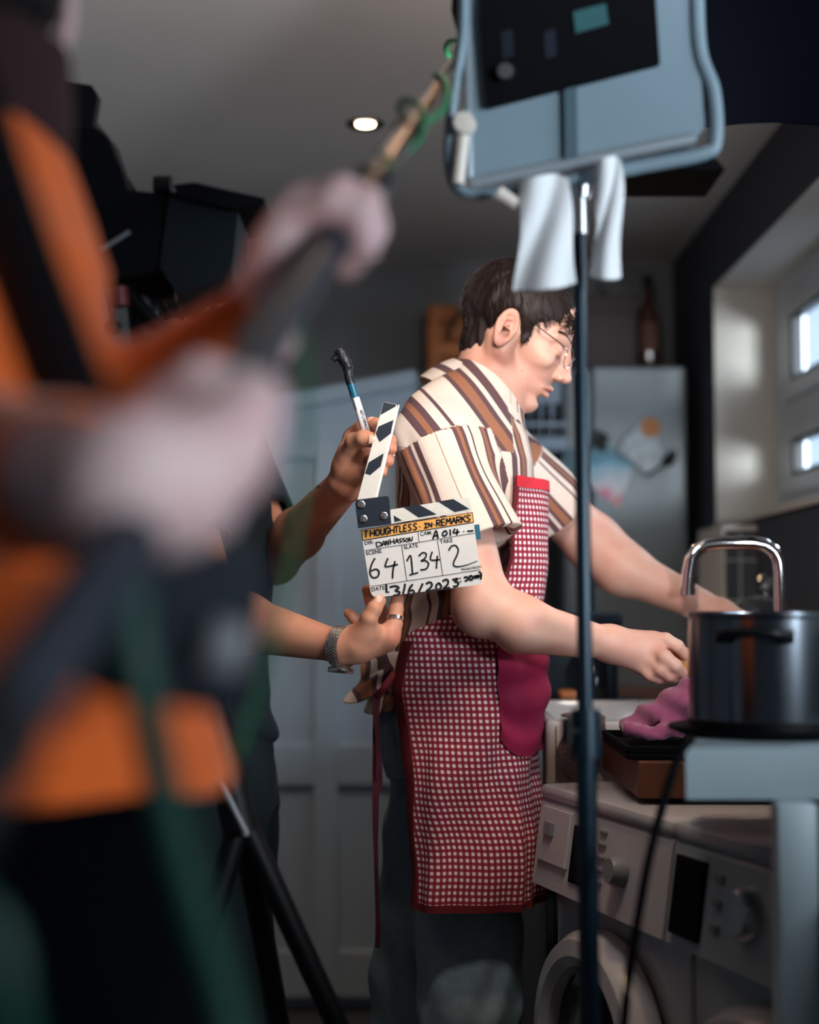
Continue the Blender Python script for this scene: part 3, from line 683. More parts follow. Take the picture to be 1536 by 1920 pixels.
# housing: outline from behind, slightly rolled; the emitting face looks away from the camera
def face(pts, Y, dep, mt, nm, parent, sm=False): return MB().poly([W(x, y, Y) for x, y in pts], (0, dep, 0)).build(nm, mt, parent, smooth=sm)
OUT = [(872, -60), (880, 345), (1300, 262), (1322, 240), (1298, -120)]
face(OUT, YP, 0.045, M_PANEL, 'housing', lp)
MB().tube([W(882, 345, YP+0.004), W(1302, 260, YP+0.004)], 0.0085, 12).tube([W(880, 345, YP+0.004), W(874, -60, YP+0.004)], 0.006, 12).build('edge_rail', M_PANEL2, lp)
cb_ = face([(902, 38), (915, 200), (1238, 118), (1226, -60), (905, -60)], YP-0.012, 0.012, M_MATTE, 'control_box', lp)
MB().lathe(W(947, 138, YP-0.013), [(0, 0.010), (0.009, 0.010), (0.011, 0.0), (0, 0)], 20, rot(x=PI/2)).build('knob', M_STEEL, cb_)
face([(1075, 22), (1080, 62), (1142, 44), (1136, 6)], YP-0.014, 0.002, mat('teal_display', srgb(52, 88, 92), 0.2), 'screen', cb_)
for x in (940, 1020): face([(x, 60), (x+3, 110), (x+24, 104), (x+21, 54)], YP-0.013, 0.001, mat('dark_blue_switch', srgb(14, 22, 36), 0.4), 'switch', cb_)
face([(1058, 168), (1060, 298), (1084, 293), (1082, 162)], YP-0.007, 0.007, mat('slate_rib', srgb(70, 90, 102), 0.4), 'rib', lp)
# emitting face, away from the camera
face([(886, -50), (894, 330), (1296, 252), (1288, -110)], YP+0.046, 0.002, mat('led_face', (1, 1, 1, 1), 0.5, emis=(1, 0.93, 0.85, 1), estr=6), 'diffuser', lp)
# yoke: U bracket at the left and right edges, joining under the panel
yk = MB().tube(smooth_path([W(868, -60, YP), W(868, 60, YP), W(850, 180, YP), W(842, 290, YP), W(856, 350, YP), W(900, 366, YP), W(1000, 350, YP), W(1085, 335, YP)], 6), 0.0085, 10, flat=0.8)
yk.tube(smooth_path([W(1085, 335, YP), W(1200, 312, YP), W(1318, 288, YP), W(1342, 262, YP), W(1338, 170, YP), W(1312, 90, YP), W(1306, -60, YP)], 6), 0.0085, 10, flat=0.8)
yk.build('yoke', M_PANEL, lp)
MB().lathe(W(870, 235, YP-0.01), [(0, 0.014), (0.012, 0.013), (0.014, 0.0), (0, 0)], 24, rot(x=PI/2)).build('tilt_knob', mat('cream_plastic', srgb(214, 206, 196), 0.4), lp)
MB().tube([W(868, 255, YP-0.012), W(858, 345, YP-0.012)], 0.0075, 12).build('lock_lever', mat('cream_plastic', srgb(214, 206, 196), 0.4), lp)
face([(1160, 318), (1360, 318), (1340, 292), (1200, 296)], YP+0.03, 0.12, M_MATTE, 'barn_door', lp)
MB().poly([W(848, -10, YP+0.03), W(856, -12, YP+0.03), W(880, 70, YP+0.03), W(872, 72, YP+0.03)], (0, 0.05, 0)).build('side_flap', M_MATTE, lp)
lamp('led_panel_light', 'AREA', tuple(W(1090, 130, YP+0.056)), tuple(W(1090, 130, YP+0.056)+Vector((0, 1, -0.02))), 7.0, (1.0, 0.90, 0.82), 0.2)

# stand
st = thing('light_stand', 'thin dark teal light stand carrying the LED panel', 'light stand', (0.2, 1.72, 0))
yb, yt = 1.70, 1.735
def sp(py): t = (py-300)/1600; return W(1084+22*t, py, yt+(yb-yt)*t)
zb = sp(1900); base = Vector((zb.x+0.012, 1.70, 0.0))
MB().tube([sp(335), sp(700)], 0.0068, 14).build('upper_pole', M_TEALMETAL, st)
MB().tube([sp(700), sp(1370)], 0.0088, 14).build('middle_pole', M_TEALMETAL, st)
MB().tube([sp(1370), sp(1900), base+Vector((0, 0, 0.12))], 0.0115, 14).build('lower_pole', M_TEALMETAL, st)
MB().tube([sp(335), sp(372)], [0.016, 0.013], 14).tube([sp(372), sp(440)], 0.0095, 14).build('spigot_clamp', M_STEEL, st)
MB().tube([sp(1330), sp(1420)], [0.016, 0.017], 16).build('collar', M_TEALMETAL, st)
q = sp(1375); MB().tube([q, q+Vector((-0.022, -0.016, 0.004))], 0.006, 10).tube([q+Vector((-0.022, -0.016, -0.010)), q+Vector((-0.022, -0.016, 0.018))], 0.007, 10).build('clamp_knob', M_BLACK, st)
for a in (60, 180, 300):
    d = Vector((math.cos(math.radians(a)), math.sin(math.radians(a)), 0))*0.23
    MB().tube([base+Vector((0, 0, 0.28)), base+d*0.95+Vector((0, 0, 0.012))], 0.007, 10).build('leg', M_TEALMETAL, st)
    MB().tube([base+d*0.55+Vector((0, 0, 0.125)), base+Vector((0, 0, 0.14))], 0.004, 8).build('brace', M_TEALMETAL, st)

# white cloths clipped under the light
M_GEL = mat('white_cloth', srgb(218, 222, 226), 0.9, noise=0.03, nscale=12)
def hang(pts_top, pts_bot, Y, nm, lab, bulge):
    (x0, y0), (x1, y1) = pts_top; (x2, y2), (x3, y3) = pts_bot
    def f(u, v):
        px = (x0+(x1-x0)*u)*(1-v)+(x2+(x3-x2)*u)*v; py = (y0+(y1-y0)*u)*(1-v)+(y2+(y3-y2)*u)*v
        return W(px+5*math.sin(5*v+u), py+6*math.sin(PI*u)*v-(14*math.sin(PI*u) if v == 0 else 14*math.sin(PI*u)*(1-v)), Y-bulge*math.sin(PI*u)-0.006*math.sin(7*u+4*v))
    return tag(MB().grid(f, 16, 24, 0.005).build(nm, M_GEL), lab, 'cloth')
hang([(980, 345), (1062, 338)], [(966, 545), (1078, 532)], 1.70, 'diffusion_cloth', 'wide white cloth hanging under the light panel, left of the pole', 0.008)
hang([(1122, 310), (1160, 304)], [(1112, 516), (1160, 522)], 1.70, 'diffusion_cloth', 'narrow white cloth hanging under the light panel, right of the pole', 0.010)
tag(MB().tube([W(934, 362, 1.69), W(968, 384, 1.69)], [0.009, 0.007], 12).box(W(948, 372, 1.69), (0.014, 0.012, 0.01), rot(y=0.5), 0.003).build('spring_clip', mat('cream_plastic', srgb(214, 206, 196), 0.4)), 'small cream clip on the yoke, left of the wide white cloth', 'clip')

# black flag beyond the light
fl = thing('black_flag', 'large black cloth flag hung across the top right corner', 'flag', (0.45, 2.1, 1.78))
fy = 2.06
MB().grid(lambda u, v: (W(1150+700*u, 230+4*math.sin(9*u), fy).x, fy+0.015*math.sin(12*u)*(1-v), W(1150, 234+3*math.sin(7*u), fy).z+0.49*v), 24, 12, 0.004).build('cloth', mat('black_duvetyne', srgb(3, 4, 8), 1.0, spec=0.0), fl)
MB().tube([(W(1150, 0, fy).x, fy, 2.29), (W(1850, 0, fy).x, fy, 2.29)], 0.006).build('rod', M_BLACK, fl)

# ---------------------------------------------------------------- cinema camera on a tripod
YC = 1.9
cc = thing('cinema_camera', 'black cinema camera with matte box and top monitor, silhouetted at the upper left', 'film camera', tuple(W(300, 540, YC)))
def slab(pts, Y, dep, mt, nm, par=cc, bev=0): return MB().poly([W(x, y, Y) for x, y in pts], (0, dep, 0)).build(nm, mt, par, smooth=False)
slab([(60, 240), (180, 240), (225, 310), (238, 356), (330, 366), (318, 505), (205, 522), (190, 500), (60, 480)], YC-0.05, 0.11, M_MATTE, 'body')
slab([(112, 150), (172, 160), (184, 178), (174, 238), (104, 245), (100, 180)], YC-0.03, 0.02, M_BLACK, 'monitor').location.y += 0
MB().tube([W(150, 240, YC), W(190, 300, YC), W(215, 350, YC)], [0.022, 0.026, 0.02], 14).tube([W(112, 230, YC), W(112, 420, YC)], 0.02, 12).tube(smooth_path([W(165, 235, YC-0.02), W(200, 262, YC-0.02), W(222, 310, YC-0.02), W(238, 350, YC-0.02)], 5), 0.004, 8).build('handle', M_BLACK, cc)
MB().tube([W(235, 440, YC), W(345, 440, YC)], [0.043, 0.046], 28).tube([W(262, 440, YC), W(280, 440, YC)], 0.05, 32).build('lens', M_BLACK, cc)
MB().tube([W(290, 350, YC-0.02), W(322, 350, YC-0.02)], 0.014, 16).build('viewfinder_knob', M_BLACK, cc)
mb = MB()
for a, b in (((332, 352), (330, 548)),):
    pass
mbx = slab([(318, 358), (447, 392), (434, 520), (330, 548), (300, 500)], YC-0.055, 0.115, mat('dark_teal_plastic', srgb(6, 15, 23), 0.6, spec=0.2), 'matte_box')
MB().poly([W(325, 346, YC-0.07), W(365, 342, YC-0.07), W(496, 372, YC-0.07), W(494, 384, YC-0.07), W(440, 392, YC-0.07), W(330, 366, YC-0.07)], (0, 0.15, 0)).build('top_flag', M_MATTE, cc, smooth=False)
MB().tube([W(190, 468, YC-0.056), W(243, 434, YC-0.056)], 0.003, 8).build('badge_strip', mat('dull_grey_plate', srgb(84, 92, 102), 0.5), cc)
MB().tube([W(215, 524, YC), W(300, 612, YC)], 0.008, 12).build('rod', M_BLACK, cc)
MB().tube([W(222, 540, YC-0.01), W(226, 575, YC-0.01)], 0.012, 12).build('rod_grip', mat('dark_red_rubber', srgb(90, 26, 28), 0.5), cc)
MB().lathe(W(213, 613, YC-0.01), [(0, 0.01), (0.008, 0.008), (0.010, 0.0), (0.008, -0.008), (0, -0.01)], 18, rot(x=PI/2)).tube([W(213, 613, YC), W(205, 520, YC)], 0.004, 8).build('focus_knob', M_BLACK, cc)

tr_ = thing('tripod', 'black tripod under the film camera, its legs splayed at the bottom left', 'tripod', (-0.22, 1.95, 0))
H = W(262, 520, 1.92)
apex = W(452, 1560, 1.95)
MB().tube([H, W(300, 900, 1.94), apex], [0.02, 0.018, 0.024], 16).build('centre_column', M_BLACK, tr_)
MB().tube([H+Vector((-0.04, 0, 0.0)), H+Vector((0.04, 0, 0.0))], 0.03, 18).build('fluid_head', M_BLACK, tr_)
for foot in ((0.19, 2.05), (-0.10, 2.38), (-0.46, 1.85)):
    ft = Vector((foot[0], foot[1], 0.012))
    MB().tube([apex+Vector((0, 0, 0.02)), apex.lerp(ft, 0.5)], [0.016, 0.014], 12).build('leg', M_BLACK, tr_)
    lo = MB().tube([apex.lerp(ft, 0.48), ft], [0.010, 0.009], 12).build('lower_leg', M_TEALMETAL, tr_)
    MB().tube([ft, ft-Vector((0, 0, 0.012))], 0.016, 12).build('rubber_foot', M_BLACK, lo)
MB().tube([W(408, 1455, 1.9), W(462, 1562, 1.9)], 0.0035, 8).tube([W(462, 1562, 1.9), apex], 0.004, 8).build('highlight_rod', mat('grey_highlight', srgb(110, 112, 118), 0.4), tr_)  # grey rod standing in for a highlight at the tripod
# ================================================================ THE COOK
def skin_mat(name, base, ruddy, rough=0.5):
    m = bpy.data.materials.new(name); m.use_nodes = True; nt = m.node_tree; b = nt.nodes['Principled BSDF']
    b.inputs['Roughness'].default_value = rough; b.inputs['Specular IOR Level'].default_value = 0.4
    b.inputs['Subsurface Weight'].default_value = 0.12; b.inputs['Subsurface Radius'].default_value = (0.010, 0.004, 0.002); b.inputs['Subsurface Scale'].default_value = 0.5
    tc = nt.nodes.new('ShaderNodeTexCoord'); n = nt.nodes.new('ShaderNodeTexNoise'); n.inputs['Scale'].default_value = 22; n.inputs['Detail'].default_value = 4
    nt.links.new(tc.outputs['Object'], n.inputs['Vector'])
    mr = nt.nodes.new('ShaderNodeMapRange'); mr.inputs[1].default_value = 0.35; mr.inputs[2].default_value = 0.7; mr.inputs[4].default_value = 0.7
    nt.links.new(n.outputs['Fac'], mr.inputs[0])
    mx = nt.nodes.new('ShaderNodeMix'); mx.data_type = 'RGBA'; nt.links.new(mr.outputs[0], mx.inputs['Factor']); mx.inputs[6].default_value = base; mx.inputs[7].default_value = ruddy
    def over(prev, attr, col, fac=1.0):
        a = nt.nodes.new('ShaderNodeAttribute'); a.attribute_name = attr; x = nt.nodes.new('ShaderNodeMix'); x.data_type = 'RGBA'
        s = nt.nodes.new('ShaderNodeMath'); s.operation = 'MULTIPLY'; s.inputs[1].default_value = fac; nt.links.new(a.outputs['Fac'], s.inputs[0])
        nt.links.new(s.outputs[0], x.inputs['Factor']); nt.links.new(prev, x.inputs[6]); x.inputs[7].default_value = col; return x.outputs[2]
    c = over(mx.outputs[2], 'lip', srgb(196, 124, 112)); c = over(c, 'stubble', srgb(120, 86, 76), 0.6); c = over(c, 'mark', srgb(60, 40, 40), 0.8); c = over(c, 'flush_and_light', srgb(200, 112, 92), 0.6)
    nt.links.new(c, b.inputs['Base Color'])
    n2 = nt.nodes.new('ShaderNodeTexNoise'); n2.inputs['Scale'].default_value = 300; nt.links.new(tc.outputs['Object'], n2.inputs['Vector'])
    bp = nt.nodes.new('ShaderNodeBump'); bp.inputs['Strength'].default_value = 0.12; bp.inputs['Distance'].default_value = 0.001
    nt.links.new(n2.outputs['Fac'], bp.inputs['Height']); nt.links.new(bp.outputs['Normal'], b.inputs['Normal'])
    return m
SKIN_A = skin_mat('fair_skin', srgb(222, 176, 156), srgb(212, 150, 134))
SKIN_B = skin_mat('tanned_skin', srgb(200, 142, 114), srgb(184, 118, 96))
SKIN_C = skin_mat('pale_pink_skin', srgb(236, 208, 206), srgb(232, 176, 182))

# ---- head: face looks along local +x, z up, y to the person's left
def head_field(F, O, Mx, scale=1.0):
    """adds a head to field F; O world origin, Mx 3x3 numpy (columns = local axes in world)"""
    G = Fld(); e = G.ell; c = G.cap
    e((-0.014, 0, 0.033), (0.092, 0.073, 0.077))
    e((0.034, 0, 0.0), (0.052, 0.058, 0.070), k=0.012)
    e((0.034, 0, -0.050), (0.046, 0.044, 0.058), k=0.012)
    for s in (-1, 1):
        c((-0.004, s*0.057, -0.048), (0.048, s*0.024, -0.104), 0.0125, 0.0135, k=0.02)
        c((-0.004, s*0.057, -0.048), (-0.002, s*0.062, -0.01), 0.0125, 0.010, k=0.016)
        e((0.060, s*0.041, -0.026), (0.022, 0.015, 0.017), k=0.014)           # cheekbone
        c((0.083, s*0.012, 0.017), (0.064, s*0.047, 0.013), 0.0085, 0.008, k=0.010)   # brow
    e((0.067, 0, -0.102), (0.020, 0.021, 0.0165), k=0.012)                    # chin
    e((0.056, 0, 0.045), (0.033, 0.049, 0.042), k=0.015)                      # forehead
    e((0.072, 0, -0.066), (0.0195, 0.026, 0.021), k=0.012)                    # muzzle
    e((0.064, 0, -0.036), (0.026, 0.036, 0.032), k=0.014)                     # upper jaw
    for s in (-1, 1):
        G.ell((0.099, s*0.034, -0.006), (0.019, 0.017, 0.0125), k=0.007, op='s')
        e((0.0735, s*0.032, -0.0065), (0.0140, 0.0155, 0.0125), k=0.0015)      # lowered lids
        c((0.0845, s*0.019, -0.0135), (0.0795, s*0.044, -0.0115), 0.0019, 0.0015, k=0.0015)  # lid edge
        c((0.083, s*0.020, -0.0215), (0.074, s*0.043, -0.0205), 0.0035, 0.003, k=0.006)    # lower lid fold
    c((0.0865, 0, 0.012), (0.0985, 0, -0.012), 0.0075, 0.0085, k=0.010); c((0.0985, 0, -0.012), (0.108, 0, -0.034), 0.0080, 0.0085, k=0.006); c((0.090, 0, -0.012), (0.096, 0, -0.036), 0.010, 0.0135, k=0.008)          # nose bridge
    e((0.109, 0, -0.037), (0.0105, 0.0105, 0.0088), k=0.005)
    for s in (-1, 1):
        e((0.0975, s*0.0125, -0.041), (0.0105, 0.0058, 0.0070), k=0.003)
        G.ell((0.101, s*0.0075, -0.0485), (0.0055, 0.0032, 0.005), k=0.0015, op='s')
        G.cap((0.093, s*0.019, -0.043), (0.082, s*0.030, -0.066), 0.0022, 0.0015, k=0.006, op='s')   # nose-mouth fold
    # lips
    for s in (-1, 1):
        c((0.0935, s*0.002, -0.0645), (0.078, s*0.023, -0.0695), 0.0052, 0.0026, k=0.002)
        c((0.0905, s*0.002, -0.0768), (0.077, s*0.021, -0.0722), 0.0060, 0.0030, k=0.002)
    G.ell((0.098, 0, -0.0705), (0.018, 0.024, 0.0013), k=0.0015, op='s')
    G.ell((0.089, 0, -0.0885), (0.009, 0.016, 0.0055), k=0.006, op='s')
    # ears
    for s in (-1, 1):
        ex = np.array([1.0, s*-0.40, 0.0]); ex /= np.linalg.norm(ex)
        ez = np.array([-0.18, 0.05*s, 1.0]); ez -= ex*(ez @ ex); ez /= np.linalg.norm(ez); ey = np.cross(ez, ex)
        M = np.stack([ex, ey, ez], 1); C = np.array([-0.013, s*0.0795, -0.012])
        T = lambda x, y, z, M=M, C=C: C + M @ np.array([x, s*y, z])
        def ear(P, M=M, C=C, s=s):
            q = (P-C) @ M; x, y, z = q.T
            zz = z/0.0315; w = 0.0185*(1-0.22*np.clip(-zz, 0, 1)); rr = np.sqrt((x/w)**2+zz**2)
            flat = np.maximum((rr-1)*0.017, np.abs(y)-0.0042)
            rim = np.sqrt(((rr-0.88)*0.017)**2+((y-s*0.002)*0.9)**2)-0.0036
            return smin(flat+0.0016, rim, 0.002)
        G.fn(ear, C, 0.042, k=0.003)
        G.ell(T(0.001, 0.008, 0.010), (0.0105, 0.0065, 0.0135), M, k=0.002, op='s')     # hollow under the rim
        G.cap(T(-0.009, 0.0045, 0.012), T(-0.008, 0.005, -0.012), 0.0026, 0.0030, k=0.003).cap(T(-0.009, 0.0045, 0.012), T(0.003, 0.004, 0.016), 0.0024, 0.002, k=0.003)
        G.ell(T(0.0015, 0.003, -0.006), (0.0080, 0.0078, 0.0115), M, k=0.002, op='s')    # ear bowl
        G.cap(T(-0.007, 0.001, 0.002), T(0.009, 0.001, 0.000), 0.0018, 0.0016, k=0.002)
        G.ell(T(0.0125, 0.003, -0.007), (0.0042, 0.0042, 0.0055), M, k=0.003)
        G.ell(T(-0.002, 0.0015, -0.024), (0.0095, 0.0045, 0.0085), M, k=0.004)
    O = np.array(O, float); Mx = np.array(Mx, float)
    allidx = range(len(G.p))
    def f(P):
        q = ((P-O) @ Mx)/scale; r = np.linalg.norm(q, axis=1); d = r-0.10
        sel = r < 0.19
        if sel.any(): d[sel] = G.ev(q[sel], allidx)
        return d*scale
    F.fn(f, O, 0.16*scale, k=0.02)
    return G

HP, HYAW = math.radians(26), math.radians(-6)
HM = np.array(Matrix.Rotation(HYAW, 3, 'Z') @ Matrix.Rotation(HP, 3, 'Y'))
HO = np.array([0.186, 2.62, 1.614])
def H2W(x, y, z): return Vector(HO + HM @ np.array([x, y, z]))

AC = thing('person', 'cook in striped shirt, glasses and red gingham apron, bending his head over the sink', 'person', (0.1, 2.6, 0))
F = Fld()
HG = head_field(F, HO, HM)
# neck, shoulders, torso, legs
SH = WA(835, 850, 2.455); EL = WA(905, 1128, 2.40); SH2 = WA(965, 875, 2.80); EL2 = WA(1115, 1020, 2.86)
def upper(F, g=0.0):
    F.cap(WA(900, 735, 2.62), WA(840, 815, 2.48), 0.042+g, 0.042+g, k=0.04)
    F.cap(WA(900, 735, 2.62), WA(915, 830, 2.80), 0.042+g, 0.042+g, k=0.04)
    F.cap(WA(875, 830, 2.62), WA(880, 1250, 2.62), 0.080+g, 0.078+g, k=0.05)
    F.cap(SH, EL if not g else SH+(EL-SH)*0.62, 0.046+g, 0.042+g, k=0.03)
    F.cap(SH2, EL2 if not g else SH2+(EL2-SH2)*0.6, 0.050+g, 0.048+g, k=0.03)
def lower(F, g=0.0):
    F.cap((0.085, 2.56, 0.92), (0.085, 2.545, 0.5), 0.062+g, 0.052+g, k=0.03).cap((0.085, 2.545, 0.5), (0.055, 2.54, 0.12), 0.051+g, 0.036+g, k=0.004)
    F.cap((0.06, 2.70, 0.92), (0.01, 2.74, 0.5), 0.062+g, 0.052+g, k=0.03).cap((0.01, 2.74, 0.5), (-0.04, 2.75, 0.12), 0.051+g, 0.036+g, k=0.004)
F.cap(H2W(-0.040, 0, -0.02), WA(908, 738, 2.62), 0.046, 0.053, k=0.018)
F.cap(H2W(-0.012, 0, -0.06), WA(912, 768, 2.62), 0.042, 0.054, k=0.018)
F.cap(H2W(-0.03, -0.055, -0.03), WA(935, 790, 2.595), 0.010, 0.009, k=0.016)
F.cap(WA(945, 722, 2.60), WA(938, 778, 2.60), 0.014, 0.016, k=0.02)
upper(F); lower(F)
F.cap((0.03, 2.54, 0.055), (0.18, 2.53, 0.04), 0.036, 0.026, k=0.02).cap((-0.06, 2.75, 0.055), (0.09, 2.75, 0.04), 0.036, 0.026, k=0.02)
# near arm (his right)
MF = WA(975, 1168, 2.385); WR = WA(1145, 1207, 2.42)
F.cap(EL, MF, 0.041, 0.042, k=0.02).cap(MF, WR, 0.040, 0.0225, k=0.02).cap(WA(888, 1150, 2.40), WA(896, 1158, 2.40), 0.026, 0.026, k=0.03)
F.cap(WA(1010, 1150, 2.36), WA(1120, 1190, 2.40), 0.012, 0.008, k=0.02).cap(WA(960, 1205, 2.40), WA(1100, 1218, 2.41), 0.012, 0.008, k=0.02)
Y = 2.43
for a, b in (((1222, 1203), 0.0), ((1222, 1215), -.004), ((1215, 1232), -0.006), ((1202, 1244), 0.0)):
    F.cap(WR, WA(a[0], a[1], Y+b), 0.0225, 0.0165, k=0.016)
def ch(F, pts, rs, k=0.008): F.chain([WA(*p) for p in pts], rs, k=k)
ch(F, [(1222, 1202, 2.43), (1248, 1200, 2.42), (1270, 1212, 2.42), (1284, 1228, 2.43)], [0.0125, 0.0115, 0.0105, 0.009])
ch(F, [(1222, 1216, 2.425), (1246, 1232, 2.40), (1266, 1248, 2.40), (1280, 1262, 2.415)], [0.013, 0.012, 0.0105, 0.009])
ch(F, [(1214, 1234, 2.42), (1238, 1254, 2.405), (1254, 1266, 2.41), (1264, 1270, 2.43)], [0.013, 0.0115, 0.010, 0.009])
ch(F, [(1202, 1246, 2.425), (1218, 1264, 2.415), (1236, 1272, 2.42), (1250, 1272, 2.44)], [0.012, 0.0105, 0.009, 0.008])
ch(F, [(1180, 1230, 2.45), (1205, 1250, 2.47), (1235, 1256, 2.475), (1262, 1252, 2.47)], [0.014, 0.0125, 0.011, 0.0095])
# far arm (his left)
MF2 = WA(1165, 1065, 2.84); WR2 = WA(1352, 1152, 2.80)
F.cap(EL2, MF2, 0.049, 0.046, k=0.03).cap(MF2, WR2, 0.045, 0.025, k=0.03)
for i in range(4): F.cap(WR2, WA(1405-4*i, 1166+10*i, 2.76-0.006*i), 0.021, 0.015, k=0.015)
for i in range(4): ch(F, [(1405-4*i, 1166+10*i, 2.76), (1432-6*i, 1180+10*i, 2.75), (1440-8*i, 1204+8*i, 2.75), (1428-8*i, 1222+6*i, 2.76)], [0.012, 0.011, 0.010, 0.0085])
ch(F, [(1368, 1180, 2.76), (1385, 1204, 2.74), (1402, 1220, 2.73), (1418, 1226, 2.735)], [0.014, 0.0125, 0.011, 0.0095])
def a_lip(V):
    q = (V-HO) @ HM; d = np.abs(q[:, 2]+0.0710)-0.0095+0.30*np.abs(q[:, 1]); return np.clip(-d/0.002, 0, 1)*((q[:, 0] > 0.078) & (np.abs(q[:, 1]) < 0.022))*0.75
def a_stub(V):
    q = (V-HO) @ HM; x, y, z = q.T
    jaw = np.exp(-(((x-0.005)/0.028)**2+((z+0.052)/0.035)**2))*(np.abs(y) > 0.035)
    mou = np.exp(-(((x-0.088)/0.02)**2+((z+0.058)/0.008)**2))*0.8+0.5*np.exp(-(((x-0.06)/0.03)**2+((z+0.1)/0.02)**2))
    return np.clip(jaw*1.2+mou*0.9, 0, 1)*(np.linalg.norm(q, axis=1) < 0.16)
def a_mole(V):
    m = np.zeros(len(V))
    for p, r in (((0.040, -0.052, -0.062), 0.0021), ((0.055, -0.05, -0.03), 0.0012)):
        q = (V-HO) @ HM; m = np.maximum(m, ((q[:, 0]-p[0])**2+(q[:, 2]-p[2])**2 < r*r)*(q[:, 1] < 0)*(np.linalg.norm(q, axis=1) < 0.13)*0.7)
    return m
def a_flush_and_light(V):
    m = 0.8*np.exp(-(np.linalg.norm(V-WA(895, 700, 2.57), axis=1)/0.05)**2)  # nape term puts the warm light there into the skin colour
    for p in ((1235, 1215), (1270, 1255), (1180, 1215)): m += 0.6*np.exp(-(np.linalg.norm(V-WA(p[0], p[1], 2.42), axis=1)/0.025)**2)
    q = (V-HO) @ HM; m += 0.9*np.exp(-((q[:, 0]+0.016)**2+(q[:, 2])**2)/0.035**2)*(np.abs(q[:, 1]) > 0.074)
    return np.clip(m, 0, 1)
V, Q = mesh_field(F, (-0.15, 2.25, 0.0), (0.75, 3.0, 1.80), 0.0024)
mesh_obj('body', V, Q, SKIN_A, AC, attrs={'lip': a_lip, 'stubble': a_stub, 'mark': a_mole, 'flush_and_light': a_flush_and_light})

# hair cap and strands
M_HAIR = mat('dark_brown_hair', srgb(36, 25, 24), 0.55, spec=0.3)
def hair_plane(q):   # positive where hair grows
    x, y, z = q.T
    return z-0.66*x+0.014+0.034*np.clip((-x-0.022)/0.03, 0, 1)-0.016*np.exp(-((x-0.045)/0.02)**2)-0.004*np.sin(x*260)*np.sin(y*180)
HF = Fld()
def hairf(P):
    q = (P-HO) @ HM; x, y, z = q.T
    qq = (q-np.array([-0.014, 0, 0.037]))/np.array([0.101, 0.082, 0.0855]); k0 = np.linalg.norm(qq, axis=1)
    q3 = (q-np.array([-0.046, 0, -0.036]))/np.array([0.040, 0.050, 0.050]); d = smin((k0-1)*0.088, (np.linalg.norm(q3, axis=1)-1)*0.044, 0.02)+0.0022*np.sin(x*150+8*np.sin(y*60))*np.sin(y*170+z*50)
    d = -smin(-d, hair_plane(q), 0.012)
    ear = np.sqrt(((x+0.013-0.1*z)/0.0215)**2+((z+0.012)/0.034)**2)-1
    return -smin(-d, ear*0.02+0.08*(np.abs(y) < 0.05), 0.006)
HF.fn(hairf, HO, 0.13)
for s_ in (-1, 1): HF.ell(H2W(0.021, s_*0.0635, -0.004), (0.008, 0.0030, 0.020), HM, k=0.010)
hv, hq = mesh_field(HF, HO-0.16, HO+0.16, 0.003)
hair = mesh_obj('hair', hv, hq, M_HAIR, AC)
sv = (hv-HO) @ HM
pick = RNG.choice(len(hv), 4200)
def strands(P0, dirs, L, r, name, parent, m):
    mb = MB()
    for p, d, l in zip(P0, dirs, L):
        n = p-HO; n = n/np.linalg.norm(n); t = np.cross(d, n); t /= np.linalg.norm(t)+1e-9
        pts = [p, p+d*l*0.35+n*0.0025, p+d*l*0.7+n*0.0028, p+d*l+n*0.0005]; rr = [r, r, r*0.7, r*0.15]; vs = []
        for q, s_ in zip(pts, rr): vs += [q+t*s_, q-t*s_*0.5+n*s_*0.8, q-t*s_*0.5-n*s_*0.8]
        fs = [(a*3+b, a*3+(b+1) % 3, a*3+3+(b+1) % 3, a*3+3+b) for a in range(3) for b in range(3)]
        mb.add(vs, fs)
    return mb.build(name, m, parent)
crown = np.array([-0.06, 0, 0.12]); P0, D, LL = [], [], []
for i in pick:
    q = sv[i]; n = q-np.array([-0.012, 0, 0.04]); n /= np.linalg.norm(n)
    away = q-crown; away -= n*(away @ n); away /= np.linalg.norm(away)+1e-6
    fwd = np.array([1.0, 0, 0.1]); fwd -= n*(fwd @ n)
    down = np.array([0.1, 0, -1.0]); down -= n*(down @ n)
    w = max(0, q[0]*8)+max(0, q[2]-0.06)*6
    d = away+fwd*w+down*max(0, 0.04-q[2])*14+RNG.normal(0, 0.10, 3); d -= n*(d @ n)*1.0; d /= np.linalg.norm(d)
    P0.append(HO+HM @ (q-n*0.001)); D.append(HM @ d); LL.append(RNG.uniform(0.012, 0.026)*(0.6 if q[2] < 0.0 else 1))
strands(P0, D, LL, 0.0007, 'hair_strands', hair, M_HAIR)
# curly fringe on the forehead
mb = MB()
for i in range(46):
    y = RNG.uniform(-0.062, 0.045); x = 0.0885-y*y*6.5; z = 0.062+RNG.uniform(-0.008, 0.012)-abs(y)*0.12
    pts = []; ph = RNG.uniform(0, 6); L = RNG.uniform(0.02, 0.034)
    for k in range(9):
        t = k/8; pts.append(H2W(x+0.006*math.sin(PI*t)+0.0035*math.sin(ph+9*t)+0.004*t*(1-t)+0.001, y+0.003*math.cos(ph+9*t)-0.004*t, z-L*t*0.9))
    mb.tube(pts, [0.0013]*6+[0.0009, 0.0006, 0.0003], 5)
mb.build('fringe', M_HAIR, hair)
mb = MB()
for s in (-1, 1):
    for i in range(26):
        t = i/25; a = H2W(0.0935-0.021*t-0.003*t*t, s*(0.012+0.037*t), 0.0195+0.005*math.sin(2.6*t)); mb.tube([a, a+Vector(HM @ np.array([-0.003, s*0.007, 0.002]))], [0.0013, 0.0005], 4)
mb.build('eyebrows', M_HAIR, AC)
mb = MB()
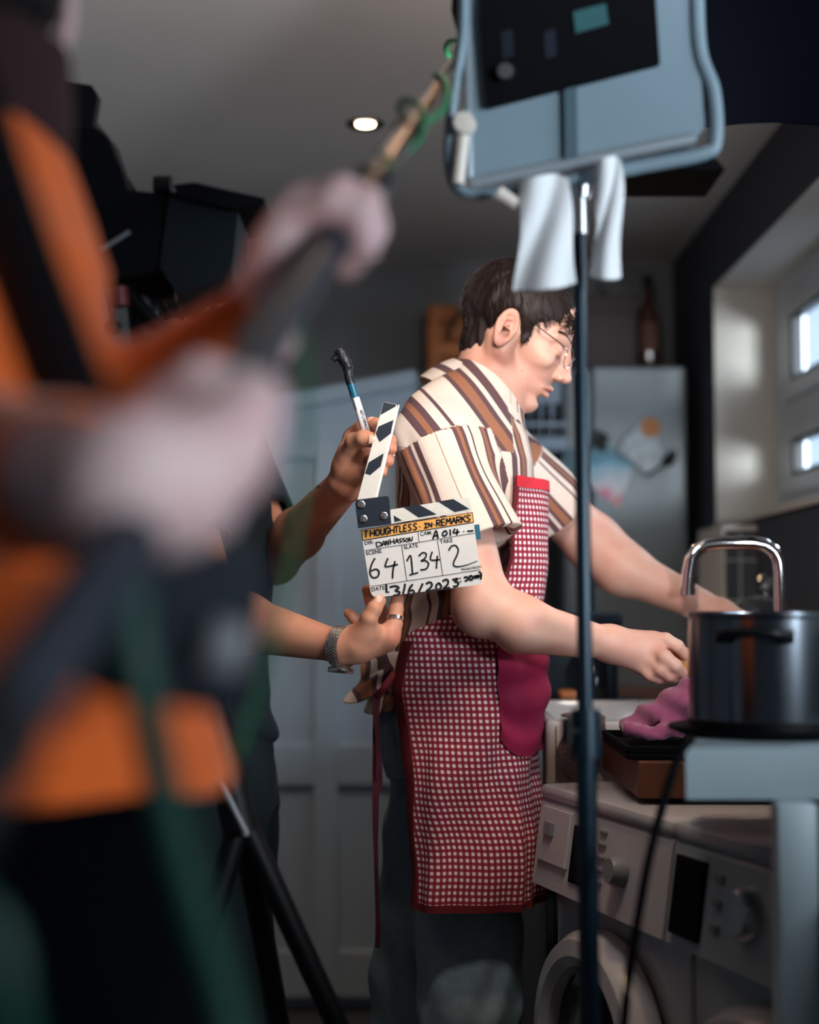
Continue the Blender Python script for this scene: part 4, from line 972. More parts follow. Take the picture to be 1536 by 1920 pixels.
for s in (-1, 1):
    for i in range(18):
        t = i/17; a = H2W(0.0885-0.006*t, s*(0.019+0.024*t), -0.0135+0.001*t); mb.tube([a, a+Vector(HM @ np.array([0.005, s*0.002, -0.003]))], [0.0004, 0.0002], 4)
mb.build('eyelashes', M_HAIR, AC)

# glasses
gl = tag(thing('glasses', None, None, H2W(0.09, 0, -0.005)), 'thin wire-rimmed glasses worn by the cook', 'glasses')
M_WIRE = mat('thin_metal_frame', (0.45, 0.42, 0.40, 1), 0.25, metal=1)
fm = MB()
for s in (-1, 1):
    ring = [H2W(0.1015+0.001*math.cos(a)-0.006*(math.cos(a)+0.0), s*(0.034+0.0255*math.cos(a)), -0.008+0.018*math.sin(a)*(1 if math.sin(a) < 0 else 0.85)) for a in np.linspace(0, 2*PI, 40, endpoint=False)]
    fm.tube(ring, 0.0009, 6, closed=True)
    lens = MB(); c = H2W(0.1015, s*0.034, -0.008); lens.add([c]+[p for p in ring], [(0, i+1, (i+1) % 40+1) for i in range(40)])
    lens.build('lens', thin_glass('spectacle_lens', 0.10), gl)
fm.tube([H2W(0.1065, -0.009, -0.002), H2W(0.110, 0, 0.001), H2W(0.1065, 0.009, -0.002)], 0.0009, 6)
fm.build('rims', M_WIRE, gl)
for s in (-1, 1):
    MB().tube(smooth_path([H2W(0.0955, s*0.0595, -0.002), H2W(0.085, s*0.071, 0.002), H2W(0.04, s*0.078, 0.011), H2W(0.005, s*0.079, 0.020), H2W(-0.020, s*0.0775, 0.017), H2W(-0.034, s*0.0745, -0.004)], 5), 0.0011, 6).build('temple', M_WIRE, gl)

# ---- striped shirt
def stripe_mat():
    m = bpy.data.materials.new('striped_linen'); m.use_nodes = True; nt = m.node_tree; b = nt.nodes['Principled BSDF']
    a = nt.nodes.new('ShaderNodeAttribute'); a.attribute_name = 'su'
    fr_ = nt.nodes.new('ShaderNodeMath'); fr_.operation = 'FRACT'; nt.links.new(a.outputs['Fac'], fr_.inputs[0])
    cr_ = nt.nodes.new('ShaderNodeValToRGB'); cr_.color_ramp.interpolation = 'CONSTANT'
    CREAM, BR, ORG, LN = srgb(220, 202, 190), srgb(92, 64, 68), srgb(150, 98, 72), srgb(150, 84, 54)
    seq = [(0.0, CREAM), (0.07, BR), (0.10, ORG), (0.165, BR), (0.20, CREAM), (0.235, BR), (0.30, CREAM), (0.50, LN), (0.506, CREAM), (0.69, BR), (0.735, ORG), (0.775, BR), (0.82, CREAM), (0.88, BR), (0.905, CREAM)]
    e = cr_.color_ramp.elements; e[0].position = 0; e[0].color = CREAM; e[1].position = seq[1][0]; e[1].color = seq[1][1]
    for p, c in seq[2:]:
        q = e.new(p); q.color = c
    nt.links.new(fr_.outputs[0], cr_.inputs[0])
    tc = nt.nodes.new('ShaderNodeTexCoord'); n = nt.nodes.new('ShaderNodeTexNoise'); n.inputs['Scale'].default_value = 250
    nt.links.new(tc.outputs['Object'], n.inputs['Vector'])
    mr = nt.nodes.new('ShaderNodeMapRange'); mr.inputs[3].default_value = 0.88; mr.inputs[4].default_value = 1.1; nt.links.new(n.outputs['Fac'], mr.inputs[0])
    mx = nt.nodes.new('ShaderNodeVectorMath'); mx.operation = 'SCALE'; nt.links.new(cr_.outputs[0], mx.inputs[0]); nt.links.new(mr.outputs[0], mx.inputs['Scale'])
    nt.links.new(mx.outputs[0], b.inputs['Base Color']); b.inputs['Roughness'].default_value = 0.9
    bp = nt.nodes.new('ShaderNodeBump'); bp.inputs['Strength'].default_value = 0.25; bp.inputs['Distance'].default_value = 0.001; nt.links.new(n.outputs['Fac'], bp.inputs['Height']); nt.links.new(bp.outputs['Normal'], b.inputs['Normal'])
    return m
M_SHIRT = stripe_mat()
TC = 2.62
TK = [(0.955, 0.062, TC, 0.145, 0.165), (1.02, 0.078, TC, 0.136, 0.160), (1.086, 0.090, TC, 0.128, 0.155), (1.15, 0.096, TC, 0.118, 0.150), (1.223, 0.098, TC, 0.116, 0.156), (1.314, 0.093, TC, 0.117, 0.172), (1.387, 0.094, TC, 0.112, 0.172), (1.43, 0.095, TC, 0.098, 0.150), (1.46, 0.097, TC, 0.080, 0.11), (1.485, 0.10, TC, 0.06, 0.08)]
SS = WA(822, 845, 2.45); SE = WA(893, 1020, 2.415); SD = (SE-SS)/np.linalg.norm(SE-SS)
SS2 = WA(968, 880, 2.79); SE2 = WA(1045, 966, 2.83); SD2 = (SE2-SS2)/np.linalg.norm(SE2-SS2)
F = Fld()
st_ = stack(TK); F.fn(st_[0], st_[1], st_[2], k=0.02)
F.cap(WA(905, 745, 2.62), WA(800, 775, 2.49), 0.052, 0.040, k=0.035)
F.cap(WA(905, 745, 2.62), WA(935, 805, 2.78), 0.050, 0.048, k=0.035)
F.cap(WA(905, 745, 2.62), WA(800, 800, 2.64), 0.045, 0.045, k=0.04)
F.cap(WA(800, 815, 2.455), SE, 0.056, 0.078, k=0.03, sq=((0, 1, 0), 0.85))
F.cap(SS2, SE2, 0.055, 0.066, k=0.03)
upper(F, 0.010)
# open hems of the sleeves
for S, D in ((SE, SD), (SE2, SD2)):
    r = 0.078 if S is SE else 0.066
    F.fn(lambda P, S=S, D=D: np.maximum(-((P-S) @ D)+0.0+0.10*0, np.linalg.norm(P-S-((P-S) @ D)[:, None]*D, axis=1)-0.11), S+D*0.06, 0.13, k=0.003, op='s')
    F.cap(S-D*0.045, S+D*0.03, r-0.024, r-0.010, k=0.003, op='s', sq=((0, 1, 0), 0.85) if S is SE else None)
# neck opening
F.cap(WA(925, 700, 2.62), WA(905, 748, 2.62), 0.060, 0.052, k=0.012, op='s')
# cut at the hem (rising to the front)
F.fn(lambda P: (0.985+0.02*np.sin(P[:, 0]*20))-P[:, 2], (0.08, TC, 0.95), 0.3, k=0.004, op='i')
def folds(P):
    w = wob(P, 26, 0.0045, 1.0)
    # gathered folds where the sleeve meets the back
    q = (P-WA(755, 930, 2.45)); w += 0.006*np.sin((q[:, 0]*0.9+q[:, 2]*0.35)*190)*np.exp(-(np.linalg.norm(q*np.array([1.2, 0.5, 0.7]), axis=1)/0.05)**2)
    q = (P-WA(800, 1130, 2.45)); w += 0.005*np.sin((q[:, 0]*0.7-q[:, 2])*120)*np.exp(-(np.linalg.norm(q*np.array([1, 0.4, 1]), axis=1)/0.07)**2)
    return w
F.disp.append(folds)
V, Q = mesh_field(F, (-0.12, 2.30, 0.94), (0.40, 3.0, 1.60), 0.0026)
def a_su(V):
    def segd(A, B): ab = B-A; t = np.clip((V-A) @ ab/(ab @ ab), 0, 1); return np.linalg.norm(V-A-t[:, None]*ab, axis=1)
    # distance to sleeves decides which cloth piece a point belongs to
    q = V-SS; al = q @ SD; perp = np.cross(SD, np.array([0, -1.0, 0])); perp /= np.linalg.norm(perp); nn = np.cross(SD, perp)
    u = -(np.arctan2(q @ perp, q @ nn*np.sign(nn[1]*-1)))*0.083
    side = (al > -0.012) & (segd(SS, SE) < 0.098) & (V[:, 1] < 2.53)
    s1 = u/0.205+0.49
    q2 = V-SS2; p2 = np.cross(SD2, np.array([0, -1.0, 0])); p2 /= np.linalg.norm(p2); n2 = np.cross(SD2, p2); al2 = q2 @ SD2
    u2 = np.arctan2(q2 @ p2, -(q2 @ n2)*np.sign(n2[1]))*0.07; side2 = (al2 > 0.0) & (segd(SS2, SE2) < 0.085)
    s2 = u2/0.19+0.12
    th = np.arctan2(-(V[:, 1]-TC), V[:, 0]-0.095); body = th*0.15/0.24+0.62
    yoke = (V[:, 2] > 1.395) & (V[:, 0] < 0.17)
    sy = (V[:, 0]*0.75+(V[:, 2]-1.45)*0.55)/0.24*1.0+0.73
    out = np.where(yoke, sy, body); out = np.where(side, s1, out); return np.where(side2, s2, out)
shirt = mesh_obj('shirt', V, Q, M_SHIRT, AC, attrs={'su': a_su})
# shirt tail hanging behind below the apron string
def tail(u, v):
    x = -0.020-0.045*(1-u)-0.02*v+0.018*u; y = 2.50+0.10*(1-u)+0.006*math.sin(9*u)-0.01*v
    zt_ = W(0, 1225, 2.5).z; z = zt_-(0.075+0.012*math.sin(5*u+1))*v
    return (x-0.006*math.sin(8*v+5*u)-0.02*v*(1-u), y-0.012*math.sin(6*v), z)
tmb = MB().grid(tail, 26, 20, 0.003); tmb.build('shirt_tail', M_SHIRT, AC, attrs={'su': [p[0]*6.0+0.45+p[1]*2.0 for p in tmb.v]})
# camp collar: a folded band round the neck opening, with lapel points
NC = WA(905, 742, 2.62); tilt = rot(y=math.radians(30))
M_COL = M_SHIRT
def collar(u, v):
    a = math.radians(28)+(2*PI-math.radians(56))*u           # open at the front (local +x)
    rx, ry = 0.066, 0.060
    prof = [(0.000, -0.012), (-0.003, 0.010), (0.001, 0.024), (0.010, 0.026), (0.022, 0.012), (0.034, -0.010), (0.042, -0.028)]
    t = v*(len(prof)-1); i = min(int(t), len(prof)-2); f = t-i; r = prof[i][0]*(1-f)+prof[i+1][0]*f; z = prof[i][1]*(1-f)+prof[i+1][1]*f
    fr2 = (math.cos(a)+1)/2; z -= 0.028*fr2*fr2*v; r += 0.012*fr2*v
    p = Vector(((rx+r)*math.cos(a), (ry+r)*math.sin(a), z-0.02*fr2)); return Vector(NC)+tilt @ p
cm = MB().grid(collar, 64, 18, 0.0028); cm.build('collar', M_COL, AC, attrs={'su': [(0.26 if 0.091 < (Vector(p)-Vector(NC)).length < 0.101 else 0.40) for p in cm.v]})
tag(MB().lathe(WA(934, 797, 2.545), [(0, 0.01), (0.0035, 0.009), (0.004, 0.0), (0, 0)], 12, rot(x=PI/2)).build('lapel_microphone', M_MATTE, AC))

# ---- trousers
M_TROU = mat('grey_blue_cotton', srgb(128, 146, 156), 0.95, noise=0.12, nscale=60, bump=0.4, bscale=500)
F = Fld()
st_ = stack([(0.86, 0.085, TC, 0.125, 0.150), (0.95, 0.072, TC, 0.132, 0.155), (1.03, 0.085, TC, 0.115, 0.14), (1.08, 0.09, TC, 0.105, 0.13)]); F.fn(st_[0], st_[1], st_[2], k=0.03)
F.cap((0.095, 2.57, 0.88), (0.105, 2.545, 0.5), 0.085, 0.078, k=0.03).cap((0.105, 2.545, 0.5), (0.08, 2.54, 0.10), 0.077, 0.072, k=0.003)
F.cap((0.055, 2.70, 0.88), (0.015, 2.735, 0.5), 0.088, 0.080, k=0.03).cap((0.015, 2.735, 0.5), (-0.035, 2.745, 0.10), 0.079, 0.072, k=0.003)
lower(F, 0.016)
F.fn(lambda P: 0.095-P[:, 2], (0.05, TC, 0.1), 0.3, k=0.003, op='i')
F.disp.append(lambda P: wob(P, 20, 0.007, 2.0)+0.003*np.sin(P[:, 2]*46+6*np.sin(P[:, 0]*22)))
field_obj('trousers', F, (-0.16, 2.38, 0.05), (0.30, 2.88, 1.12), 0.004, M_TROU, AC)
for yy, xx in ((2.54, 0.04), (2.75, -0.06)):
    G = Fld(); G.cap((xx-0.03, yy, 0.045), (xx+0.16, yy, 0.035), 0.048, 0.038, k=0.02); G.fn(lambda P: 0.002-P[:, 2], (xx, yy, 0), 0.4, 0.002, 'i')
    field_obj('shoe', G, (xx-0.12, yy-0.08, -0.02), (xx+0.24, yy+0.08, 0.12), 0.006, M_BLACK, AC)

# ---- gingham apron with red trim
def gingham():
    m = bpy.data.materials.new('red_gingham'); m.use_nodes = True; nt = m.node_tree; b = nt.nodes['Principled BSDF']
    def step(attr):
        a = nt.nodes.new('ShaderNodeAttribute'); a.attribute_name = attr
        f = nt.nodes.new('ShaderNodeMath'); f.operation = 'FRACT'; nt.links.new(a.outputs['Fac'], f.inputs[0])
        s = nt.nodes.new('ShaderNodeMath'); s.operation = 'GREATER_THAN'; s.inputs[1].default_value = 0.5; nt.links.new(f.outputs[0], s.inputs[0]); return s
    s1, s2 = step('gu'), step('gv')
    ad = nt.nodes.new('ShaderNodeMath'); ad.operation = 'ADD'; nt.links.new(s1.outputs[0], ad.inputs[0]); nt.links.new(s2.outputs[0], ad.inputs[1])
    ml = nt.nodes.new('ShaderNodeMath'); ml.operation = 'MULTIPLY'; ml.inputs[1].default_value = 0.5; nt.links.new(ad.outputs[0], ml.inputs[0])
    r = nt.nodes.new('ShaderNodeValToRGB'); e = r.color_ramp.elements; e[0].color = srgb(238, 226, 226); e[1].color = srgb(134, 26, 46); x = e.new(0.5); x.color = srgb(160, 54, 74)
    nt.links.new(ml.outputs[0], r.inputs[0]); nt.links.new(r.outputs[0], b.inputs['Base Color']); b.inputs['Roughness'].default_value = 0.9
    return m
M_GING = gingham(); M_TRIM = mat('dark_red_binding', srgb(106, 22, 30), 0.85, bump=0.3, bscale=600); M_MAG = mat('magenta_cotton', srgb(158, 24, 72), 0.85, noise=0.06, nscale=40, bump=0.4, bscale=500)
ZT, ZW, ZH = 1.353, 1.10, 0.672       # bib top, waist, hem
AKN = np.array([  # z, cx, rx, ry of the hanging cloth
    (0.62, 0.098, 0.110, 0.192), (0.72, 0.097, 0.112, 0.190), (0.86, 0.092, 0.112, 0.182), (0.95, 0.086, 0.122, 0.172), (1.01, 0.080, 0.134, 0.168), (1.06, 0.084, 0.132, 0.166), (1.13, 0.094, 0.124, 0.160), (1.22, 0.104, 0.124, 0.163), (1.30, 0.103, 0.122, 0.168), (1.40, 0.100, 0.118, 0.168)])
def ap(th, z, off=0.0):
    """point of the apron cloth at angle th (0 = front, + = the side towards the camera) and height z"""
    cx, rx, ry = (np.interp(z, AKN[:, 0], AKN[:, i]) for i in (1, 2, 3))
    lo = min(1, max(0, (1.12-z)/0.35))
    f = 0.0045*math.sin(7.5*th+9*z+1.6*math.sin(14*z))+0.004*math.sin(3.1*th+31*z)*lo+0.0035*math.sin(16*th+4*z)*lo*lo+0.005*math.exp(-((th-1.0-(1.05-z)*3.2)/0.16)**2)*min(1, max(0, (z-0.86)/0.1))
    pw = 1-0.38*lo; ct, sn = math.cos(th), math.sin(th); ct = math.copysign(abs(ct)**pw, ct); sn = math.copysign(abs(sn)**pw, sn)
    n = Vector((math.cos(th)/rx, -math.sin(th)/ry, 0)).normalized()
    p = Vector((cx+rx*ct, TC-ry*sn, z)) + n*(0.006+f+off)
    if th > 1.9: p.x += 0.0
    return p
def th_edge(z):      # side edge towards the back
    return float(np.interp(z, [0.62, 0.70, 0.9, 1.0, 1.085, 1.10, 1.13, 1.16, 1.19, 1.25, 1.36], [2.30, 2.36, 2.38, 2.36, 2.34, 2.28, 1.80, 1.32, 1.15, 1.08, 1.02]))
gu, gv = [], []
def apron_pt(u, v):
    z = ZH+(ZT-ZH)*v; te = th_edge(z); th = -te+2*te*u
    return ap(th, z)
NU, NV = 240, 190
mb = MB().grid(apron_pt, NU, NV, 0.0022)
ga = np.array(mb.v[:(NU+1)*(NV+1)]).reshape(NV+1, NU+1, 3)      # check pattern follows the cloth's own length
sg = np.linalg.norm(np.diff(ga[:, :, :2], axis=1), axis=2); cu_ = np.concatenate([np.zeros((NV+1, 1)), np.cumsum(sg, 1)], 1); cu_ -= cu_[:, NU//2][:, None]
kk = np.ones(9)/9; cu_ = np.stack([np.convolve(np.pad(cu_[:, i], 4, mode='edge'), kk, 'valid') for i in range(NU+1)], 1)
gu = list((cu_/0.0095).ravel())*2; gv = list((ga[:, :, 2]/0.0098).ravel())*2
AP = mb.build('apron', M_GING, AC, attrs={'gu': gu, 'gv': gv})
def strip(fn, n, m, nm, par=AP, nv=3, th_=0.002): return MB().grid(fn, n, nv, th_).build(nm, m, par)
for sgn in (1, -1):
    strip(lambda u, v, sgn=sgn: ap(sgn*(th_edge(ZH+(1.09-ZH)*u)+0.02-0.19*v), ZH-0.002+(1.09-ZH)*u, 0.0025), 70, M_TRIM, 'side_binding')
    strip(lambda u, v, sgn=sgn: ap(sgn*(th_edge(1.16+(ZT-1.16)*u)+0.01-0.05*v), 1.16+(ZT-1.16)*u, 0.0025), 40, M_TRIM, 'bib_binding')
strip(lambda u, v: ap(-th_edge(ZH)+2*th_edge(ZH)*u, ZH-0.004+0.012*v, 0.0025), 90, M_TRIM, 'hem_binding')
strip(lambda u, v: ap(-th_edge(ZT)+2*th_edge(ZT)*u, ZT-0.016+0.018*v, 0.003), 50, mat('bright_red_binding', srgb(214, 34, 52), 0.8), 'bib_top_binding')
def pocket(u, v):
    th0 = 1.22; z = 0.905+(1.105-0.905)*v; th = -th0+2*th0*u
    edge = max(0, abs(u-0.5)*2-0.72)/0.28; lift = 0.030*edge*edge*(1-v)
    bulge = 0.010*math.sin(PI*u)*(0.4+0.6*math.sin(PI*v))+0.0035*math.sin(9*u+7*v)*v+0.003*math.sin(22*v+6*u)
    return ap(th, z+lift, 0.005+bulge)
strip(pocket, 60, M_MAG, 'pocket', nv=40)
# neck strap and hanging tie
MB().tube([Vector(NC)+tilt @ Vector((0.061*math.cos(a), 0.058*math.sin(a), 0.033-0.020*(math.cos(a)+1))) for a in np.linspace(0.5, 2*PI-0.5, 40)], 0.006, 8, flat=0.3).build('neck_strap', mat('rust_red_strap', srgb(170, 58, 34), 0.8), AP)
def tie(x0, y0, x1, y1, w0, yy, nm, seed):
    def f(u, v):
        x = x0+(x1-x0)*v+(u-0.5)*(w0*(0.75+0.25*math.sin(6*v+seed)))+1.5*math.sin(9*v+seed); return W(x, y0+(y1-y0)*v, yy+0.004*math.sin(12*v+seed+u))
    return MB().grid(f, 3, 40, 0.0015).build(nm, mat('maroon_tape', srgb(70, 16, 32), 0.85), AP)
tie(704, 1300, 707, 1776, 14, 2.50, 'apron_tie', 0.0); tie(705, 1310, 711, 1486, 15, 2.495, 'apron_tie', 2.0)
MB().tube(smooth_path([W(740, 1262, 2.49), W(720, 1290, 2.485), W(706, 1306, 2.50)], 5), 0.006, 8, flat=0.4).build('tie_knot', M_TRIM, AP)

# potato in the wet hand
G = Fld(); G.ell(WA(1278, 1242, 2.455), (0.030, 0.024, 0.026), k=0.01); G.disp.append(lambda P: wob(P, 70, 0.002, 3))
pt_ = field_obj('potato', G, WA(1278, 1242, 2.455)-0.05, WA(1278, 1242, 2.455)+0.05, 0.003, mat('potato_skin', srgb(186, 122, 60), 0.5, noise=0.2, nscale=80)); tag(pt_, 'wet yellow brown potato in the cook\'s near hand', 'potato')
# ================================================================ THE PERSON WITH THE SLATE
CL = thing('person', 'crew member in dark t-shirt and trousers holding up the clapperboard', 'person', (-0.33, 2.65, 0))
F = Fld()
ch_ = WA(395, 590, 2.62)
HM2 = np.array(Matrix.Rotation(math.radians(35), 3, 'Z') @ Matrix.Rotation(math.radians(8), 3, 'Y'))
HO2 = WA(392, 590, 2.66)
head_field(F, HO2, HM2)
TX = -0.352
F.cap(HO2-np.array([0.02, 0, 0.05]), (TX+0.02, 2.68, 1.45), 0.056, 0.062, k=0.03)
F.cap((TX, 2.68, 1.40), (TX, 2.68, 1.0), 0.085, 0.08, k=0.04)
A1, B1 = (TX+0.03, 2.80, 1.42), WA(515, 1050, 2.70); C1 = WA(650, 905, 2.375)
F.cap((TX, 2.68, 1.42), A1, 0.05, 0.05, k=0.04).cap(A1, B1, 0.050, 0.040, k=0.02).cap(B1, WA(560, 1000, 2.60), 0.040, 0.041, k=0.02).cap(WA(560, 1000, 2.60), C1, 0.040, 0.027, k=0.02)
A2, B2 = (TX-0.05, 2.50, 1.42), WA(395, 1150, 2.42); C2 = WA(640, 1213, 2.285)
F.cap((TX, 2.68, 1.42), A2, 0.05, 0.05, k=0.04).cap(A2, B2, 0.048, 0.046, k=0.02).cap(B2, WA(455, 1168, 2.38), 0.050, 0.048, k=0.02).cap(WA(455, 1168, 2.38), C2, 0.045, 0.0225, k=0.015)
for yy in (2.60, 2.76):
    F.cap((TX+0.01, yy, 0.92), (TX+0.01, yy, 0.5), 0.075, 0.055, k=0.03).cap((TX+0.01, yy, 0.5), (TX, yy, 0.08), 0.052, 0.038, k=0.02).cap((TX-0.02, yy, 0.045), (TX+0.13, yy-0.06, 0.035), 0.038, 0.028, k=0.02)
def cw(pts): return [WA(*p) for p in pts]
# lower hand: back of the hand towards us, thumb and first finger pinch the slate
F.cap(C2, WA(668, 1208, 2.275), 0.0225, 0.025, k=0.015)
for kx, ky, kY, r in ((727, 1192, 2.285, 0.017), (720, 1204, 2.30, 0.017), (704, 1212, 2.315, 0.017), (690, 1200, 2.325, 0.016), (692, 1182, 2.27, 0.017)):
    F.cap(WA(668, 1208, 2.285), WA(kx, ky, kY), 0.0225, r, k=0.012)
F.chain(cw([(682, 1186, 2.262), (692, 1160, 2.252), (702, 1142, 2.252), (712, 1127, 2.258)]), [0.0155, 0.0125, 0.0112, 0.0095], k=0.012)
F.chain(cw([(730, 1196, 2.285), (740, 1170, 2.288), (743, 1142, 2.295), (746, 1116, 2.31)]), [0.0145, 0.0118, 0.0108, 0.009], k=0.010)
F.chain(cw([(718, 1190, 2.32), (720, 1160, 2.335), (712, 1140, 2.34), (704, 1124, 2.335)]), [0.012, 0.011, 0.010, 0.0085], k=0.008)
F.chain(cw([(704, 1186, 2.335), (703, 1152, 2.345), (695, 1126, 2.345), (688, 1106, 2.335)]), [0.012, 0.0105, 0.0092, 0.0078], k=0.008)
F.chain(cw([(690, 1186, 2.335), (675, 1170, 2.345), (662, 1158, 2.345), (654, 1150, 2.34)]), [0.011, 0.0092, 0.0083, 0.0075], k=0.008)
# upper hand: thumb in front of the clap stick, fingers behind it
F.cap(C1, WA(664, 868, 2.355), 0.0265, 0.026, k=0.015).cap(WA(655, 850, 2.36), WA(676, 885, 2.345), 0.016, 0.017, k=0.015)
for kx, ky, kY in ((664, 822, 2.365), (668, 838, 2.375), (672, 856, 2.38), (674, 876, 2.375)):
    F.cap(WA(658, 876, 2.36), WA(kx, ky, kY), 0.022, 0.0155, k=0.014)
F.chain(cw([(656, 852, 2.34), (664, 828, 2.318), (682, 822, 2.30), (703, 826, 2.292)]), [0.0165, 0.0135, 0.0128, 0.0112], k=0.010)
F.chain(cw([(662, 820, 2.365), (682, 798, 2.36), (704, 797, 2.345), (716, 812, 2.33)]), [0.0145, 0.0118, 0.0112, 0.010], k=0.008)
F.chain(cw([(668, 838, 2.375), (700, 826, 2.375), (730, 826, 2.355), (733, 842, 2.335)]), [0.0135, 0.0118, 0.0108, 0.0095], k=0.006)
F.chain(cw([(672, 857, 2.378), (700, 850, 2.375), (727, 852, 2.355), (728, 866, 2.335)]), [0.0132, 0.0115, 0.0105, 0.009], k=0.006)
F.chain(cw([(672, 874, 2.372), (697, 872, 2.368), (718, 874, 2.35), (716, 886, 2.332)]), [0.012, 0.0105, 0.0095, 0.0082], k=0.006)
F.chain(cw([(684, 852, 2.375), (694, 862, 2.345), (692, 864, 2.33)]), [0.009, 0.0085, 0.008], k=0.003)
F.chain(cw([(680, 872, 2.37), (686, 880, 2.345), (684, 882, 2.33)]), [0.0085, 0.008, 0.0075], k=0.003)
def tattoo(V):
    A = WA(560, 942, 2.40); m = np.zeros(len(V)); px = 768+V[:, 0]/V[:, 1]*F_PX; py = 1130-(V[:, 2]-CAM_Z)/V[:, 1]*F_PX
    m += (np.abs((py-936)+0.75*(px-560)) < 3.2)*(np.abs(px-562) < 24)*(V[:, 1] < 2.6)
    m += (((px-592)/8)**2+((py-912)/4)**2 < 1)*(V[:, 1] < 2.6)
    return np.clip(m, 0, 1)
V, Q = mesh_field(F, (-0.65, 2.15, 0.0), (0.02, 2.95, 1.85), 0.0026)
z_ = lambda V: np.zeros(len(V))
def knuck(V):
    m = np.zeros(len(V))
    for p in ((740, 1188, 2.27), (730, 1205, 2.28), (705, 826, 2.29), (692, 800, 2.35)): m += 0.8*np.exp(-(np.linalg.norm(V-WA(*p), axis=1)/0.014)**2)
    return np.clip(m, 0, 1)
mesh_obj('body', V, Q, SKIN_B, CL, attrs={'lip': z_, 'stubble': z_, 'mark': tattoo, 'flush_and_light': knuck})
# nails
M_NAIL = mat('fingernail', srgb(226, 176, 156), 0.25, coat=0.3)
def nail(p, n, up, w, l, nm, par=CL):
    p = Vector(p); n = Vector(n).normalized(); up = Vector(up).normalized(); up = (up-n*up.dot(n)).normalized(); sd = up.cross(n)
    def f(u, v):
        a = (u-0.5)*1.9; x = math.sin(a)*w/2/math.sin(0.95); h = (math.cos(a)-1)*w*0.55; e = 1-0.35*(2*u-1)**2*(v > 0.8)
        return p + sd*x + up*(v-0.5)*l*e + n*(h-0.0015*(2*v-1)**2)
    return MB().grid(f, 10, 8, 0.0006).build(nm, M_NAIL, par)
nail(WA(700, 826, 2.292)+np.array([0.001, -0.0113, 0.002]), (0.15, -1, 0.25), (1, 0.1, -0.1), 0.0145, 0.0135, 'thumbnail')
nail(WA(709, 1129, 2.256)+np.array([0.0035, -0.0085, 0.0035]), (0.5, -0.85, 0.15), (0.35, 0.15, 0.9), 0.0135, 0.0135, 'thumbnail')
nail(WA(696, 793, 2.35)+np.array([0, -0.008, 0.008]), (-0.1, -0.6, 0.8), (1, 0, 0), 0.0105, 0.011, 'fingernail')
# hair, t-shirt, trousers, shoes
HF = Fld()
def hairf2(P):
    q = (P-HO2) @ HM2; x, y, z = q.T
    qq = (q-np.array([-0.014, 0, 0.040]))/np.array([0.099, 0.082, 0.086]); d = (np.linalg.norm(qq, axis=1)-1)*0.086+0.0018*np.sin(x*170+7*np.sin(y*70))*np.sin(y*190+z*60)
    d = -smin(-d, hair_plane(q), 0.01); ear = np.sqrt(((x+0.014)/0.026)**2+(z/0.040)**2)-1
    return -smin(-d, ear*0.02+0.08*(np.abs(y) < 0.05), 0.006)
HF.fn(hairf2, HO2, 0.13); hv, hq = mesh_field(HF, HO2-0.15, HO2+0.16, 0.0034)
h2 = mesh_obj('hair', hv, hq, M_HAIR, CL)
HO_s, HM_s = HO, HM; HO, HM = HO2, HM2; sv = (hv-HO) @ HM; P0, D, LL = [], [], []
for i in RNG.choice(len(hv), 1400):
    q = sv[i]; n = q-np.array([-0.012, 0, 0.04]); n /= np.linalg.norm(n); away = q-crown; away -= n*(away @ n); away /= np.linalg.norm(away)+1e-6
    d = away+np.array([0.3, 0, -0.4])+RNG.normal(0, 0.3, 3)+n*0.3; d /= np.linalg.norm(d); P0.append(HO+HM @ (q-n*0.001)); D.append(HM @ d); LL.append(RNG.uniform(0.008, 0.016))
strands(P0, D, LL, 0.0007, 'hair_strands', h2, M_HAIR); HO, HM = HO_s, HM_s
M_TEE = mat('dark_teal_jersey', srgb(22, 36, 46), 0.95, bump=0.3, bscale=400, noise=0.05)
F = Fld()
st_ = stack([(0.91, TX, 2.68, 0.118, 0.165), (1.0, TX-0.002, 2.68, 0.110, 0.160), (1.10, TX-0.004, 2.68, 0.108, 0.160), (1.25, TX, 2.68, 0.115, 0.175), (1.39, TX, 2.68, 0.110, 0.185), (1.45, TX+0.005, 2.68, 0.088, 0.14), (1.49, TX+0.015, 2.68, 0.070, 0.088)])
F.fn(st_[0], st_[1], st_[2], k=0.02)
for A_, B_ in ((A1, B1), (A2, B2)):
    A_ = np.array(A_); e = A_+(B_-A_)*0.62; F.cap(A_, e, 0.062, 0.066, k=0.03)
    D_ = (B_-A_)/np.linalg.norm(B_-A_); F.cap(e-D_*0.03, e+D_*0.05, 0.056, 0.058, k=0.003, op='s'); F.fn(lambda P, e=e, D_=D_: np.maximum(-((P-e) @ D_), np.linalg.norm(P-e, axis=1)-0.09), e+D_*0.05, 0.1, k=0.003, op='s')
F.cap((TX, 2.68, 1.40), (TX, 2.68, 1.0), 0.095, 0.09, k=0.02)
F.cap((TX+0.02, 2.68, 1.475), (TX+0.025, 2.68, 1.56), 0.062, 0.068, k=0.006, op='s')
F.disp.append(lambda P: wob(P, 24, 0.004, 4)+0.006*np.sin(P[:, 2]*95+P[:, 0]*30+2*np.sin(P[:, 0]*30))*np.clip((1.02-P[:, 2])/0.1, 0, 1))
field_obj('t_shirt', F, (-0.60, 2.36, 0.88), (-0.10, 2.98, 1.56), 0.0036, M_TEE, CL)
F = Fld()
st_ = stack([(0.80, TX+0.012, 2.68, 0.112, 0.16), (0.90, TX+0.008, 2.68, 0.108, 0.155), (1.0, TX, 2.68, 0.095, 0.14)]); F.fn(st_[0], st_[1], st_[2], k=0.03)
